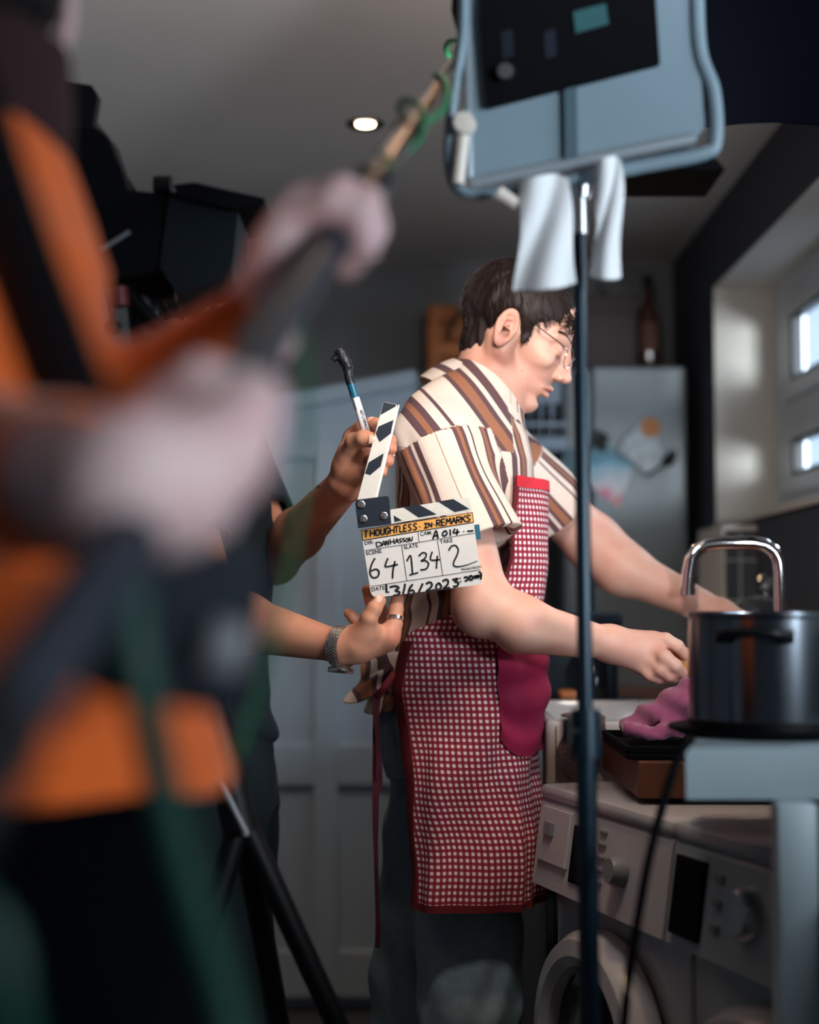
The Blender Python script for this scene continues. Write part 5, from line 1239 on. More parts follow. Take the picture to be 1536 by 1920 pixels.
for yy in (2.60, 2.77): F.cap((TX+0.012, yy, 0.84), (TX+0.012, yy, 0.45), 0.105, 0.098, k=0.03).cap((TX+0.012, yy, 0.45), (TX-0.005, yy, 0.10), 0.098, 0.075, k=0.003)
F.fn(lambda P: 0.08-P[:, 2], (TX, 2.68, 0.1), 0.3, k=0.003, op='i'); F.disp.append(lambda P: wob(P, 22, 0.005, 5))
field_obj('trousers', F, (-0.56, 2.42, 0.05), (-0.16, 2.96, 1.04), 0.0045, mat('dark_green_twill', srgb(14, 30, 36), 0.9, noise=0.1, nscale=40), CL)
for yy in (2.60, 2.76):
    G = Fld(); G.cap((TX-0.05, yy, 0.045), (TX+0.14, yy-0.06, 0.037), 0.047, 0.036, k=0.02); G.fn(lambda P: 0.002-P[:, 2], (TX, yy, 0), 0.4, 0.002, 'i')
    field_obj('shoe', G, (TX-0.12, yy-0.13, -0.02), (TX+0.22, yy+0.08, 0.12), 0.006, M_BLACK, CL)
# ring and wrist watch
M_SILVER = mat('silver', (0.8, 0.78, 0.76, 1), 0.2, metal=1)
rc = WA(741, 1160, 2.2895); ax = Vector(WA(743, 1142, 2.295)-WA(740, 1170, 2.288)); 
tag(MB().lathe(rc, [(0.0119, -0.0028), (0.0133, -0.0024), (0.0135, 0.0024), (0.0119, 0.0028), (0.0119, -0.0028)], 36, frame(ax)).build('finger_ring', M_SILVER), 'plain silver ring on the lower hand holding the slate', 'ring')
tag(MB().lathe(WA(729, 853, 2.347), [(0.0098, -0.0016), (0.0108, -0.001), (0.0108, 0.001), (0.0098, 0.0016), (0.0098, -0.0016)], 28, frame((1, 0, 0.1))).lathe(WA(738, 853, 2.342), [(0, -0.003), (0.0028, -0.0015), (0.003, 0.001), (0, 0.003)], 14).build('studded_ring', M_SILVER), 'small studded silver ring behind the raised clap stick', 'ring')
wt_ = thing('wrist_watch', 'steel bracelet watch worn under the wrist of the lower hand', 'watch', WA(641, 1220, 2.29))
WCn = Vector(WA(643, 1213, 2.286)); wax = Vector(WA(668, 1208, 2.275)-WA(600, 1202, 2.31)).normalized(); WF = frame(wax, (0, -1, 0))   # local x towards us, y = other transverse
RW = 0.0302
lk = MB()
for k in range(40):
    a = 2*PI*k/40
    for j in range(5):
        off = (j-2)*0.0042; aa = a+(PI/40 if j % 2 else 0); n = WF @ Vector((math.cos(aa), math.sin(aa), 0)); t = WF @ Vector((-math.sin(aa), math.cos(aa), 0))
        M3 = Matrix((n, t, wax)).transposed(); lk.box(WCn+n*(RW)+wax*off, (0.0026, 0.0042, 0.0037), M3, 0.0009)
lk.build('bracelet', M_SILVER, wt_)
dn = Vector((0.05, -0.12, -1)); dn = (dn-wax*dn.dot(wax)).normalized(); cp = WCn+dn*(RW+0.001); CF = frame(dn, wax)
MB().lathe(cp, [(0, -0.001), (0.017, -0.001), (0.0192, 0.001), (0.0192, 0.0055), (0.0175, 0.0075), (0.0165, 0.0075)], 40, CF).box(cp+wax.cross(dn)*0.021+dn*0.003, (0.003, 0.003, 0.003), CF, 0.001).build('case', M_SILVER, wt_)
MB().lathe(cp, [(0, 0.0078), (0.0166, 0.0074), (0.0166, 0.006), (0, 0.006)], 36, CF).build('dial', mat('dark_watch_dial', srgb(30, 34, 42), 0.1, coat=1), wt_)

# ================================================================ CLAPPERBOARD (its plane: YS)
YS = 2.28; SM = YS/F_PX
sl = thing('clapperboard', 'small white film clapperboard with handwritten scene 64, slate 134, take 2', 'clapperboard', W(790, 1100, YS))
M_SLW = mat('slate_white_acrylic', srgb(216, 212, 208), 0.3, coat=0.2, noise=0.03, nscale=40); M_NAVY = mat('navy_black_paint', srgb(14, 26, 40), 0.45); M_STICK = mat('worn_white_stick', srgb(206, 202, 194), 0.5, noise=0.05, nscale=120)
M_TAPE = mat('yellow_tape', srgb(226, 160, 76), 0.6); M_INK = mat('black_ink', srgb(14, 14, 18), 0.5); M_PRINT = mat('printed_grey_ink', srgb(30, 26, 34), 0.5)
def rpoly(pts, Y, dep, mt, nm, par=sl, rad=0, n=5):
    out = []; m = len(pts)
    for i in range(m):
        r = rad[i] if hasattr(rad, '__len__') else rad
        p = Vector(pts[i]); 
        if not r: out.append(p); continue
        a = (Vector(pts[i-1])-p).normalized(); b = (Vector(pts[(i+1) % m])-p).normalized()
        for k in range(n+1):
            t = k/n; out.append((p+a*r)*(1-t)**2+p*2*t*(1-t)+(p+b*r)*t*t)
    return MB().poly([W(q[0], q[1], Y) for q in out], (0, dep, 0)).build(nm, mt, par, smooth=False)
board = rpoly([(676.6, 993), (885.4, 960.4), (904.4, 1095.5), (697, 1121.5)], YS, 0.004, M_SLW, 'board', rad=(0, 0, 11, 14))
rpoly([(677.0, 993.4), (886.6, 960.0), (889, 980), (680, 1014.2)], YS-0.0006, 0.0006, M_NAVY, 'tape_edge', board)
rpoly([(678.6, 994.6), (885.2, 961.8), (887.4, 978.6), (681.2, 1012)], YS-0.0009, 0.0003, M_TAPE, 'title_tape', board)
for pts, nm in (([(903-13, 983), (903-2, 983), (901, 1011), (893, 1012)], 'blue_tab'),): rpoly([(889, 984), (899, 983), (902, 1011), (893.5, 1012)], YS+0.001, 0.003, mat('teal_blue_tape', srgb(22, 92, 116), 0.6), nm, board)
def B(u, v):    # board frame: u 0..1 across, v 0..1 from the title tape's lower edge to the bottom
    x0, y0, x1, y1 = 679.8, 1013.5, 888.5, 980; x2, y2, x3, y3 = 697, 1121.5, 905, 1095.5
    return ((x0+(x1-x0)*u)*(1-v)+(x2+(x3-x2)*u)*v, (y0+(y1-y0)*u)*(1-v)+(y2+(y3-y2)*u)*v)
def ink(strokes, w, nm, Y=YS-0.0005, mt=None, par=board, taper=False):
    mb = MB()
    for st in strokes:
        P = [W(x, y, Y) for x, y in st]; P = smooth_path(P, 5) if len(P) > 2 else P; m = len(P); vs = []
        for i in range(m):
            t = (P[min(i+1, m-1)]-P[max(i-1, 0)]).normalized(); nn = Vector((-t.z, 0, t.x)); ww = w*SM*0.5*1.8*(1-(0.7*max(0, i/m-0.7)/0.3 if taper else 0))
            for s_, d_ in ((1, 0), (-1, 0), (-1, -0.0003), (1, -0.0003)): vs.append(P[i]+nn*ww*s_+Vector((0, d_, 0)))
        fs = [(i*4+a, i*4+(a+1) % 4, i*4+4+(a+1) % 4, i*4+4+a) for i in range(m-1) for a in range(4)]+[(0, 1, 2, 3), tuple((m-1)*4+k for k in (3, 2, 1, 0))]
        mb.add(vs, fs)
        for e in (P[0], P[-1]): mb.lathe(e, [(0, 0.0003), (w*SM*0.5, 0.0003), (w*SM*0.5, 0), (0, 0)], 10, rot(x=PI/2))
    return mb.build(nm, mt or M_INK, par, smooth=False)
CZ = lambda x, y: (640+x/5.053, 900+y/5.053)      # reading positions off a close look at the board
def zz(*s): return [[CZ(*p) for p in st] for st in s]
# ruled lines
ink([[CZ(225, 668), CZ(735, 590)], [CZ(735, 590), CZ(1262, 502)], [CZ(728, 495), CZ(738, 588)], [CZ(572, 615), CZ(622, 952)], [CZ(912, 565), CZ(962, 902)], [CZ(280, 1008), CZ(1318, 850)]], 0.55, 'ruled_lines', mt=M_PRINT)
# take details, handwritten
ink(zz([(320, 742), (288, 800), (272, 880), (300, 925), (345, 915), (358, 870), (330, 845), (285, 862)], [(442, 742), (420, 800), (428, 822), (536, 800)], [(510, 770), (492, 850), (486, 932)]), 1.9, 'scene_number')
ink(zz([(622, 768), (655, 715), (668, 790), (676, 885)], [(648, 900), (728, 878)], [(735, 722), (770, 690), (805, 700), (795, 740), (758, 768), (800, 765), (828, 795), (805, 842), (752, 852)], [(862, 680), (848, 755), (932, 755)], [(912, 720), (905, 780), (902, 838)]), 1.8, 'slate_number')
ink(zz([(1018, 668), (1045, 628), (1085, 622), (1108, 660), (1098, 710), (1065, 780), (1072, 815), (1120, 820), (1190, 805), (1285, 768)]), 1.75, 'take_number', taper=True)
ink(zz([(462, 1015), (515, 1005), (545, 1022), (515, 1048), (552, 1062), (540, 1088), (495, 1096)], [(605, 985), (598, 1030), (585, 1078)], [(676, 990), (650, 1025), (638, 1070), (660, 1085), (690, 1068), (678, 1045), (648, 1052)], [(772, 982), (755, 1020), (735, 1062)], [(805, 985), (838, 968), (860, 990), (845, 1022), (808, 1055), (850, 1050), (885, 1040)], [(925, 975), (900, 1000), (905, 1035), (935, 1035), (948, 1005), (925, 975)], [(962, 958), (998, 942), (1015, 965), (1000, 1000), (968, 1030), (1028, 1020)], [(1055, 945), (1105, 935), (1078, 960), (1110, 975), (1095, 1005), (1062, 1008)], [(1125, 930), (1127, 934)], [(1130, 960), (1132, 964)], [(1165, 925), (1190, 920), (1200, 940), (1175, 960)], [(1225, 905), (1212, 930), (1230, 948), (1248, 925), (1225, 905)], [(1262, 905), (1268, 930), (1285, 905), (1292, 928), (1300, 900)], [(1305, 870), (1325, 890), (1322, 940)], [(1298, 915), (1326, 905)], [(428, 990), (430, 1065)], [(448, 1060), (450, 1064)]), 2.3, 'date_writing')
ink(zz([(330, 590), (338, 636)], [(330, 590), (372, 592), (378, 618), (338, 636)], [(385, 628), (402, 578), (418, 620)], [(390, 610), (414, 606)], [(425, 620), (424, 576), (448, 614), (446, 568)], [(462, 560), (468, 610)], [(498, 556), (500, 604)], [(464, 586), (500, 580)], [(510, 602), (528, 556), (542, 598)], [(515, 584), (538, 580)], [(572, 552), (550, 566), (572, 580), (554, 596)], [(602, 548), (580, 560), (602, 574), (584, 590)], [(622, 550), (610, 572), (624, 586), (636, 564), (622, 550)], [(646, 586), (644, 545), (668, 578), (676, 536)]), 1.25, 'director_name')
ink(zz([(868, 560), (898, 480), (918, 552)], [(878, 535), (916, 520)], [(972, 488), (958, 515), (975, 532), (1002, 510), (990, 482), (972, 488)], [(1032, 470), (1034, 526)], [(1078, 462), (1062, 500), (1118, 492)], [(1100, 466), (1096, 520)], [(1160, 488), (1163, 490)], [(1196, 486), (1250, 480)]), 1.9, 'camera_roll')
# title on the tape (letters set along the tape's slope)
GL = {'T': [[(0, 1), (1, 1)], [(.5, 1), (.5, 0)]], 'H': [[(0, 1), (0, 0)], [(1, 1), (1, 0)], [(0, .5), (1, .5)]], 'O': [[(.5, 1), (.05, .7), (.05, .3), (.5, 0), (.95, .3), (.95, .7), (.5, 1)]], 'U': [[(0, 1), (0, .3), (.5, 0), (1, .3), (1, 1)]], 'G': [[(1, .85), (.5, 1), (.02, .6), (.1, .15), (.6, 0), (1, .4)], [(1, .4), (.55, .42)]], 'L': [[(0, 1), (0, 0)], [(0, 0), (.95, 0)]], 'E': [[(0, 1), (0, 0)], [(0, 1), (.9, 1)], [(0, .5), (.8, .5)], [(0, 0), (.95, 0)]], 'S': [[(.95, .9), (.4, 1), (.1, .75), (.5, .5), (.9, .25), (.5, 0), (0, .1)]], '.': [[(.3, .35), (.5, .4)]], 'I': [[(.5, .75), (.5, .05)], [(.1, .75), (.9, .75)], [(.1, .05), (.9, .05)]], 'n': [[(.05, .05), (.05, .75)], [(.05, .75), (.9, .05)], [(.9, .05), (.9, .75)]], 'R': [[(.05, 0), (.05, 1)], [(.05, 1), (.9, .9), (.85, .55), (.05, .5)], [(.3, .5), (1, 0)]], 'M': [[(0, 0), (.1, 1)], [(.1, 1), (.5, .4)], [(.5, .4), (.9, 1)], [(.9, 1), (1, 0)]], 'A': [[(0, 0), (.5, 1)], [(.5, 1), (1, 0)], [(.2, .4), (.8, .4)]], 'K': [[(.05, 1), (.05, 0)], [(.95, 1), (.05, .45)], [(.3, .6), (1, 0)]]}
strk = []
L_ = [('T', 208, 34), ('H', 268, 38), ('O', 318, 38), ('U', 368, 34), ('G', 412, 36), ('H', 458, 38), ('T', 500, 40), ('L', 552, 30), ('E', 590, 30), ('S', 632, 32), ('S', 682, 36), ('.', 738, 18), ('I', 785, 36), ('n', 828, 36), ('.', 872, 18), ('R', 905, 38), ('E', 955, 34), ('M', 1000, 44), ('A', 1052, 42), ('R', 1100, 38), ('K', 1148, 40), ('S', 1196, 38)]
for c, x, w_ in L_:
    x = x*0.98+14; yb = 549-(x-208)*0.156; h_ = 60
    for s_ in GL[c]: strk.append([CZ(x+p[0]*w_, yb-(p[0]*w_)*0.156-p[1]*h_) for p in s_])
ink(strk, 1.6, 'title_writing', Y=YS-0.0011)
SA = math.atan(0.156)
for t_, x, y, s_ in (('SCENE', 236, 712, 42), ('SLATE', 594, 656, 42), ('TAKE', 936, 604, 42), ('DIR:', 222, 616, 40), ('CAM:', 750, 530, 40), ('DATE:', 288, 1056, 42)):
    text_mesh(t_, s_*1.28/5.053*SM, W(*CZ(x, y), YS-0.0004), SA, M_PRINT, 'printed_caption', board, bold=0.00009, sx=0.95)
text_mesh('PANAVISION', 34/5.053*SM, W(*CZ(1134, 862), YS-0.0004), SA, M_PRINT, 'printed_maker', board, shear=0.35, bold=0.00004, sx=1.0)
# lower fixed stick with stripes and hinge plate
base = rpoly([CZ(440, 285), CZ(1212, 162), CZ(1240, 292), CZ(455, 418)], YS-0.002, 0.007, M_STICK, 'lower_stick')
for a in ([(586, 255), (738, 232), (905, 326), (735, 355)], [(918, 204), (1062, 180), (1216, 274), (1076, 304)], [(497, 335), (575, 382), (505, 398)]): rpoly([CZ(*p) for p in a], YS-0.0026, 0.0006, M_NAVY, 'stripe', base)
pl_ = rpoly([CZ(128, 190), CZ(452, 148), CZ(474, 412), CZ(158, 452)], YS-0.0155, 0.0135, M_NAVY, 'hinge_plate', rad=(6, 6, 1, 1))
for x, y in ((190, 234), (210, 370), (403, 340)):
    MB().lathe(W(*CZ(x, y), YS-0.0155), [(0.0018, 0.0022), (0.0022, 0.0008), (0.0042, 0.0008), (0.0048, 0.0025), (0.0058, 0.002), (0.0062, 0.0)], 28, rot(x=PI/2)).lathe(W(*CZ(x, y), YS-0.0155), [(0, 0.0030), (0.0030, 0.0028), (0.0034, 0.0008)], 6, rot(x=PI/2)).build('bolt', M_STEEL, pl_)
# raised clap stick
T_ = lambda x, y: (560+x/3.84, 620+y/3.84)
st2 = rpoly([T_(425, 1215), T_(612, 512), T_(712, 534), T_(545, 1225)], YS+0.001, 0.013, M_STICK, 'clap_stick', rad=(0, 2, 2, 0))
rpoly([T_(545, 1225), T_(700, 575), T_(722, 528), T_(726, 540), T_(562, 1225)], YS+0.0015, 0.012, mat('pale_stick_edge', srgb(226, 222, 216), 0.5), 'stick_edge', st2)
for a in ([(613, 514), (702, 533), (700, 545), (590, 607)], [(575, 690), (684, 642), (664, 740), (583, 802), (555, 740)], [(505, 948), (614, 882), (592, 975), (515, 1040), (478, 1028)]): rpoly([T_(*p) for p in a], YS+0.0004, 0.0006, M_NAVY, 'stripe', st2)

# marker pen with taped end
pn = thing('marker_pen', 'white marker pen with a black taped end held in the upper hand', 'pen', W(688, 820, 2.32))
A_, B_ = Vector(W(690, 822, 2.325)), Vector(W(652, 700, 2.325)); dpen = (B_-A_).normalized()
lp_ = lambda t: A_+(B_-A_)*t
MB().tube([A_, lp_(0.62)], 0.0064, 20).build('barrel', mat('white_pen_plastic', srgb(226, 226, 230), 0.3), pn)
MB().tube([lp_(0.62), lp_(0.84)], 0.0066, 20).build('teal_band', mat('teal_band', srgb(14, 84, 110), 0.35), pn)
MB().tube(smooth_path([lp_(0.83), lp_(0.93), Vector(W(652, 693, 2.325)), Vector(W(651, 685, 2.325)), Vector(W(644, 672, 2.325)), Vector(W(636, 656, 2.325))], 4), [0.0072]*8+[0.0078, 0.0084, 0.009, 0.0084, 0.0078, 0.0092, 0.0098, 0.010, 0.0102, 0.0105, 0.0100, 0.0094, 0.009], 14).tube([W(632, 668, 2.322), W(623, 676, 2.322)], [0.006, 0.0045], 10).build('tape_wrap', mat('wrinkled_black_tape', srgb(18, 22, 28), 0.4, bump=0.8, bscale=250), pn)
MB().tube(smooth_path([W(634, 656, 2.325), W(632, 648, 2.325), W(638, 642, 2.325), W(643, 645, 2.325), W(639, 656, 2.325)], 5), 0.0004, 5).build('loose_thread', M_INK, pn)
pang = math.atan2((A_-B_).z, (A_-B_).x)
text_mesh('STAEDTLER', 0.0062, Vector(W(693, 806, 2.325))+Vector((-0.001, -0.0068, 0.0)), pang+PI, M_PRINT, 'printed_lettering', pn, bold=0.00008)
MB().box(Vector(W(668, 757, 2.325))+Vector((-0.0032, -0.0058, 0)), (0.0024, 0.0006, 0.022), rot(y=math.atan2(dpen.x, dpen.z)), 0).build('printed_bars', M_PRINT, pn, smooth=False)
# ================================================================ THE BOOM OPERATOR (very near, out of focus)
BO = thing('person', 'boom operator in an orange jumper and black trousers, nearest at the left edge', 'person', (-0.32, 1.02, 0))
F = Fld(); hx, hy = -0.315, 1.02
HM3 = np.array(Matrix.Rotation(math.radians(115), 3, 'Z')); HO3 = np.array([-0.335, 1.07, 1.585])
head_field(F, HO3, HM3)
F.cap(HO3-np.array([0.01, 0.01, 0.05]), (-0.335, 1.04, 1.42), 0.058, 0.068, k=0.03)
F.cap((-0.34, 1.04, 1.36), (-0.30, 1.02, 0.95), 0.095, 0.095, k=0.04)
# raised arm
RS, RE, RW_ = np.array([-0.315, 1.13, 1.37]), WA(150, 835, 1.02), WA(484, 614, 1.06)
F.cap((-0.34, 1.04, 1.40), RS, 0.05, 0.05, k=0.03).cap(RS, RE, 0.046, 0.04, k=0.02).cap(RE, RW_, 0.040, 0.026, k=0.02)
# lower arm, close to the camera
LS, LE, LW = np.array([-0.36, 0.88, 1.36]), WA(-130, 880, 0.86), WA(250, 910, 0.67)
F.cap((-0.34, 1.04, 1.40), LS, 0.05, 0.05, k=0.03).cap(LS, LE, 0.046, 0.04, k=0.02).cap(LE, LW, 0.038, 0.028, k=0.02)
# the pole as a straight line in space
PA, PB = np.array(WA(610, 470, 1.05)), np.array(WA(875, 85, 1.9)); PD = (PB-PA)/(PB[1]-PA[1])
pole = lambda Y: PA+PD*(Y-1.05)
pdir = PD/np.linalg.norm(PD)
def grip(c, wrist, R, side, n=4, w=0.019, rf=0.0095):
    """fingers curled round the pole at c; side = unit vector from the pole towards the palm"""
    side = side-pdir*(side @ pdir); side /= np.linalg.norm(side); t = np.cross(pdir, side)
    for i in range(n):
        o = c+pdir*(i-(n-1)/2)*w; kn = o+side*(R+0.020)-t*0.012
        F.cap(wrist, kn, 0.022, 0.0125, k=0.014)
        pts = [kn]+[o+(side*math.cos(a)+t*math.sin(a))*(R+rf) for a in (0.75, 1.75, 2.75, 3.6)]
        F.chain([list(p) for p in pts], [0.0125, 0.0112, 0.0105, 0.0098, 0.0085], k=0.006)
    o = c-pdir*0.0+pdir*((n)/2)*w
    F.chain([list(p) for p in (wrist*0.45+c*0.55+side*(R+0.015), o+side*(R+0.015)-t*0.012, o+(side*0.3-t)*(R+0.011), o+(-side*0.7-t*0.7)*(R+0.010))], [0.016, 0.0135, 0.012, 0.0105], k=0.008)
gc1 = pole(1.10); grip(gc1, RW_, 0.013, np.array([-0.8, -0.5, 0.4]))
gc2 = pole(0.722); LW2 = gc2+np.array([0.0, -0.046, -0.016]); F.cap(LW, LW2, 0.028, 0.026, k=0.02); grip(gc2, LW2, 0.015, np.array([0.75, -0.6, -0.1]))
for s in (-1, 1):
    F.cap((hx+0.03, hy+s*0.085, 0.92), (hx+0.03, hy+s*0.09, 0.5), 0.075, 0.055, k=0.03).cap((hx+0.03, hy+s*0.09, 0.5), (hx+0.02, hy+s*0.1, 0.08), 0.052, 0.038, k=0.02).cap((hx, hy+s*0.1, 0.045), (hx+0.15, hy+s*0.1+0.05, 0.035), 0.038, 0.03, k=0.02)
V, Q = mesh_field(F, (-0.62, 0.62, 0.0), (0.05, 1.28, 1.78), 0.0034)
mesh_obj('body', V, Q, SKIN_C, BO, attrs={'lip': z_, 'stubble': z_, 'mark': z_, 'flush_and_light': z_})
HF = Fld()
def hairf3(P):
    q = (P-HO3) @ HM3; x, y, z = q.T; qq = (q-np.array([-0.014, 0, 0.035]))/np.array([0.108, 0.093, 0.095]); d = (np.linalg.norm(qq, axis=1)-1)*0.092+0.002*np.sin(x*120+7*np.sin(y*60))
    return -smin(-d, z-0.5*x+0.09, 0.012)
HF.fn(hairf3, HO3, 0.14)
field_obj('hair', HF, HO3-0.16, HO3+0.16, 0.004, mat('black_hair', srgb(14, 12, 14), 0.6), BO)
M_ORANGE = mat('orange_knit', srgb(222, 98, 28), 0.95, noise=0.08, nscale=30, bump=0.4, bscale=250, sheen=0.2)
F = Fld()
st_ = stack([(1.035, -0.262, hy, 0.140, 0.190), (1.10, -0.285, hy, 0.142, 0.185), (1.22, -0.325, hy, 0.140, 0.180), (1.32, -0.345, hy, 0.140, 0.18), (1.38, -0.345, hy, 0.140, 0.17), (1.43, -0.335, hy+0.02, 0.106, 0.11), (1.475, -0.325, hy+0.035, 0.076, 0.085)])
F.fn(st_[0], st_[1], st_[2], k=0.02)
F.cap(RS, RE, 0.052, 0.044, k=0.03).cap(RE, RE+(RW_-RE)*0.86, 0.047, 0.036, k=0.02)
F.cap(LS, LE, 0.058, 0.050, k=0.03).cap(LE, LE+(LW-LE)*0.72, 0.048, 0.036, k=0.03)
F.cap((-0.325, 1.05, 1.45), (-0.325, 1.06, 1.55), 0.056, 0.062, k=0.006, op='s')
F.disp.append(lambda P: wob(P, 22, 0.007, 7))
field_obj('jumper', F, (-0.62, 0.70, 0.98), (-0.02, 1.30, 1.54), 0.0045, M_ORANGE, BO)
F = Fld(); st_ = stack([(0.84, -0.275, hy, 0.135, 0.18), (0.95, -0.268, hy, 0.132, 0.18), (1.03, -0.268, hy, 0.125, 0.165)]); F.fn(st_[0], st_[1], st_[2], k=0.03)
for s in (-1, 1): F.cap((-0.265, hy+s*0.085, 0.88), (-0.262, hy+s*0.09, 0.5), 0.115, 0.095, k=0.03).cap((-0.262, hy+s*0.09, 0.5), (-0.28, hy+s*0.1, 0.1), 0.094, 0.075, k=0.003)
F.fn(lambda P: 0.08-P[:, 2], (-0.3, hy, 0.1), 0.3, k=0.003, op='i'); F.disp.append(lambda P: wob(P, 20, 0.006, 9))
field_obj('trousers', F, (-0.50, 0.75, 0.05), (-0.04, 1.3, 1.06), 0.006, mat('black_trouser_cloth', srgb(3, 4, 9), 1.0, spec=0.05), BO)
for s in (-1, 1):
    G = Fld(); G.cap((hx-0.03, hy+s*0.1, 0.045), (hx+0.16, hy+s*0.1+0.05, 0.037), 0.047, 0.038, k=0.02); G.fn(lambda P: 0.002-P[:, 2], (hx, hy, 0), 0.5, 0.002, 'i')
    field_obj('shoe', G, (hx-0.1, hy+s*0.1-0.08, -0.02), (hx+0.24, hy+s*0.1+0.14, 0.12), 0.007, M_BLACK, BO)
F = Fld(); st_ = stack([(1.45, -0.318, hy+0.04, 0.078, 0.085), (1.50, -0.308, hy+0.045, 0.070, 0.075), (1.545, -0.305, hy+0.05, 0.062, 0.068)]); F.fn(st_[0], st_[1], st_[2], k=0.02)  # dark sleeve added over the neck to stand in for its shade
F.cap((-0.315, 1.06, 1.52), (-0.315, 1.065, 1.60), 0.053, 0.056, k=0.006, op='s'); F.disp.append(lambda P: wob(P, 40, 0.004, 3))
field_obj('neck_shade', F, (-0.45, 0.90, 1.42), (-0.2, 1.2, 1.60), 0.005, mat('dark_maroon_shade', srgb(46, 22, 26), 0.95), BO)
# watch of the raised hand
wdir = (RW_-RE)/np.linalg.norm(RW_-RE); wc = RE+(RW_-RE)*0.90; CFm = frame(wdir)
bw = tag(MB().lathe(wc, [(0.028, -0.010), (0.0305, -0.010), (0.0305, 0.010), (0.028, 0.010), (0.028, -0.010)], 32, CFm).build('wrist_watch', mat('dark_blue_strap', srgb(28, 36, 58), 0.5)), 'pale silver watch on the raised wrist of the boom operator', 'watch')
fc = frame((0.5, -0.85, -0.2)); MB().lathe(wc+np.array([0.5, -0.85, -0.2])*0.030, [(0, 0.006), (0.016, 0.006), (0.018, 0.002), (0.018, -0.002), (0, -0.002)], 28, fc).build('watch_face', mat('pale_blue_steel', srgb(150, 178, 190), 0.25, metal=0.3), bw)

# boom pole
bp = thing('boom_pole', 'long dark telescopic boom pole crossing diagonally from lower left to the light panel', 'boom pole', Vector(pole(0.50)))
M_POLE = mat('dark_carbon_pole', srgb(26, 34, 48), 0.5, metal=0.0)
MB().tube([pole(0.485), pole(0.70), pole(1.19)], [0.0165, 0.0145, 0.0128], 20).build('outer_section', M_POLE, bp)
MB().tube([pole(1.19), pole(1.42)], 0.0108, 20).build('middle_section', mat('bronze_pole', srgb(112, 84, 66), 0.25, metal=0.7), bp)
MB().tube([pole(1.42), pole(2.05)], 0.0085, 18).build('inner_section', mat('bronze_pole', srgb(112, 84, 66), 0.25, metal=0.7), bp)
for y, r in ((1.225, 0.0165), (1.42, 0.014)): MB().tube([pole(y-0.02), pole(y-0.015), pole(y+0.015), pole(y+0.02)], [r*0.85, r, r, r*0.85], 20).build('locking_collar', M_BLACK, bp)
MB().tube([pole(1.185), pole(1.215)], 0.0142, 20).build('grip_ring', M_BLACK, bp)
MB().tube([pole(0.455), pole(0.52)], 0.019, 20).build('butt_cap', M_BLACK, bp)
# the microphone in its windshield at the far end, past the light panel
mc = thing('microphone', 'shotgun microphone hung on the far end of the boom pole', 'microphone', Vector(pole(2.05)))
MB().tube([pole(2.05), pole(2.05)+np.array([0.0, 0.02, -0.03])], 0.008).build('mount', M_BLACK, mc)
p_ = pole(2.05)+np.array([0.0, 0.02, -0.035]); MB().tube([p_+np.array([-0.02, -0.03, 0.0]), p_+np.array([0.08, 0.14, -0.03])], 0.017, 16).build('windshield', mat('dark_foam', srgb(18, 18, 22), 0.95), mc)
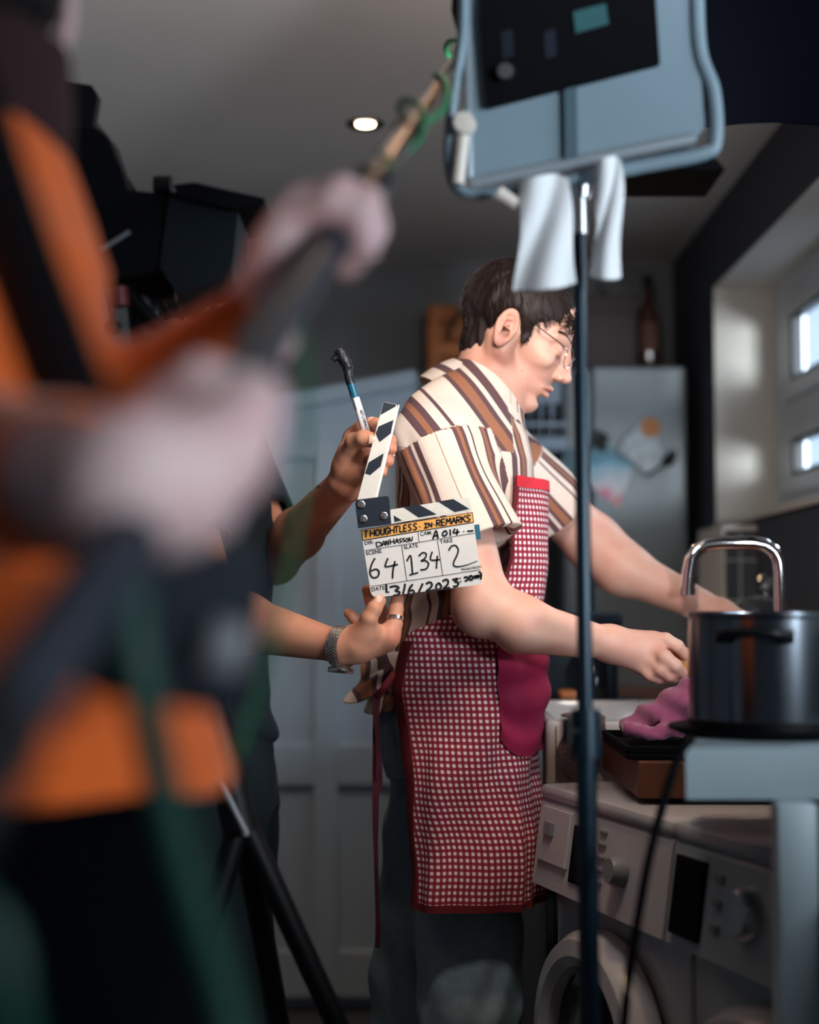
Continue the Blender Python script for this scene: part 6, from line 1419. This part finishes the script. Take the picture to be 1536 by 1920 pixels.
# green cable wound round the pole and hanging down
M_GREEN = mat('green_cable', srgb(20, 112, 72), 0.5)
pts = []
for k in range(60):
    y = 1.95-0.70*k/59; c = pole(y); a = k*0.42; n1 = np.cross(pdir, np.array([0, 0, 1.0])); n1 /= np.linalg.norm(n1); n2 = np.cross(pdir, n1); r = 0.015+0.006*math.sin(k*0.21)
    pts.append(c+(n1*math.cos(a)+n2*math.sin(a))*r)
tag(MB().tube(pts, 0.0035, 8).build('microphone_cable', M_GREEN), 'green cable wound round the upper boom pole', 'cable')
tag(MB().tube(smooth_path([WA(250, 1100, 0.70), WA(245, 1180, 0.69), WA(268, 1300, 0.69), WA(305, 1480, 0.70), WA(360, 1690, 0.71), WA(430, 1920, 0.72), WA(500, 2300, 0.72), WA(540, 3400, 0.74), (-0.02, 0.78, 0.02), (0.1, 0.9, 0.010)], 8), 0.0088, 12).build('audio_cable', mat('deep_green_cable', srgb(4, 58, 48), 0.5)), 'thick green cable hanging from the boom pole\'s lower end to the floor', 'cable')
tag(MB().tube(smooth_path([WA(-160, 1650, 0.56), WA(-60, 1690, 0.56), WA(0, 1760, 0.56), WA(22, 1900, 0.56), WA(26, 2300, 0.57), (-0.16, 0.6, 0.3), (-0.17, 0.62, 0.01)], 8), 0.0055, 12).build('audio_cable', mat('deep_green_cable', srgb(4, 58, 48), 0.5)), 'green cable loop at the bottom left corner', 'cable')
tag(MB().tube(smooth_path([WA(560, 610, 0.98), WA(574, 700, 0.97), WA(570, 860, 0.96), WA(545, 1050, 0.95), WA(500, 1250, 0.95), WA(440, 1420, 0.95)], 8), 0.0022, 8).build('thin_cable', M_GREEN), 'thin green cable hanging from the raised hand', 'cable')
# sound bag and strap
bg = thing('sound_bag', 'dark sound recorder bag hanging at the boom operator\'s waist under his near hand', 'bag', Vector(W(340, 1320, 0.74)))
MB().box(W(325, 1165, 0.745), (0.082, 0.05, 0.080), rot(z=0.3, y=0.15), 0.012).build('body', mat('dark_navy_cordura', srgb(14, 24, 36), 0.8), bg)
MB().box(W(425, 1215, 0.712), (0.020, 0.008, 0.026), rot(z=0.3, y=0.2), 0.005).build('highlight_plate', mat('grey_highlight', srgb(110, 112, 118), 0.4), bg)  # pale plate standing in for a highlight on the bag
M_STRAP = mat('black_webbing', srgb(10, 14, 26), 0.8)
MB().tube(smooth_path([WA(-60, 180, 0.86), WA(0, 380, 0.82), WA(70, 580, 0.80), WA(150, 780, 0.79), WA(240, 1000, 0.78), WA(310, 1110, 0.765)], 6), [0.036]*14+[0.036-0.0007*i for i in range(17)], 10, flat=0.25).build('strap', M_STRAP, bg)  # bag strap, drawn extra wide to put shade on the upper jumper
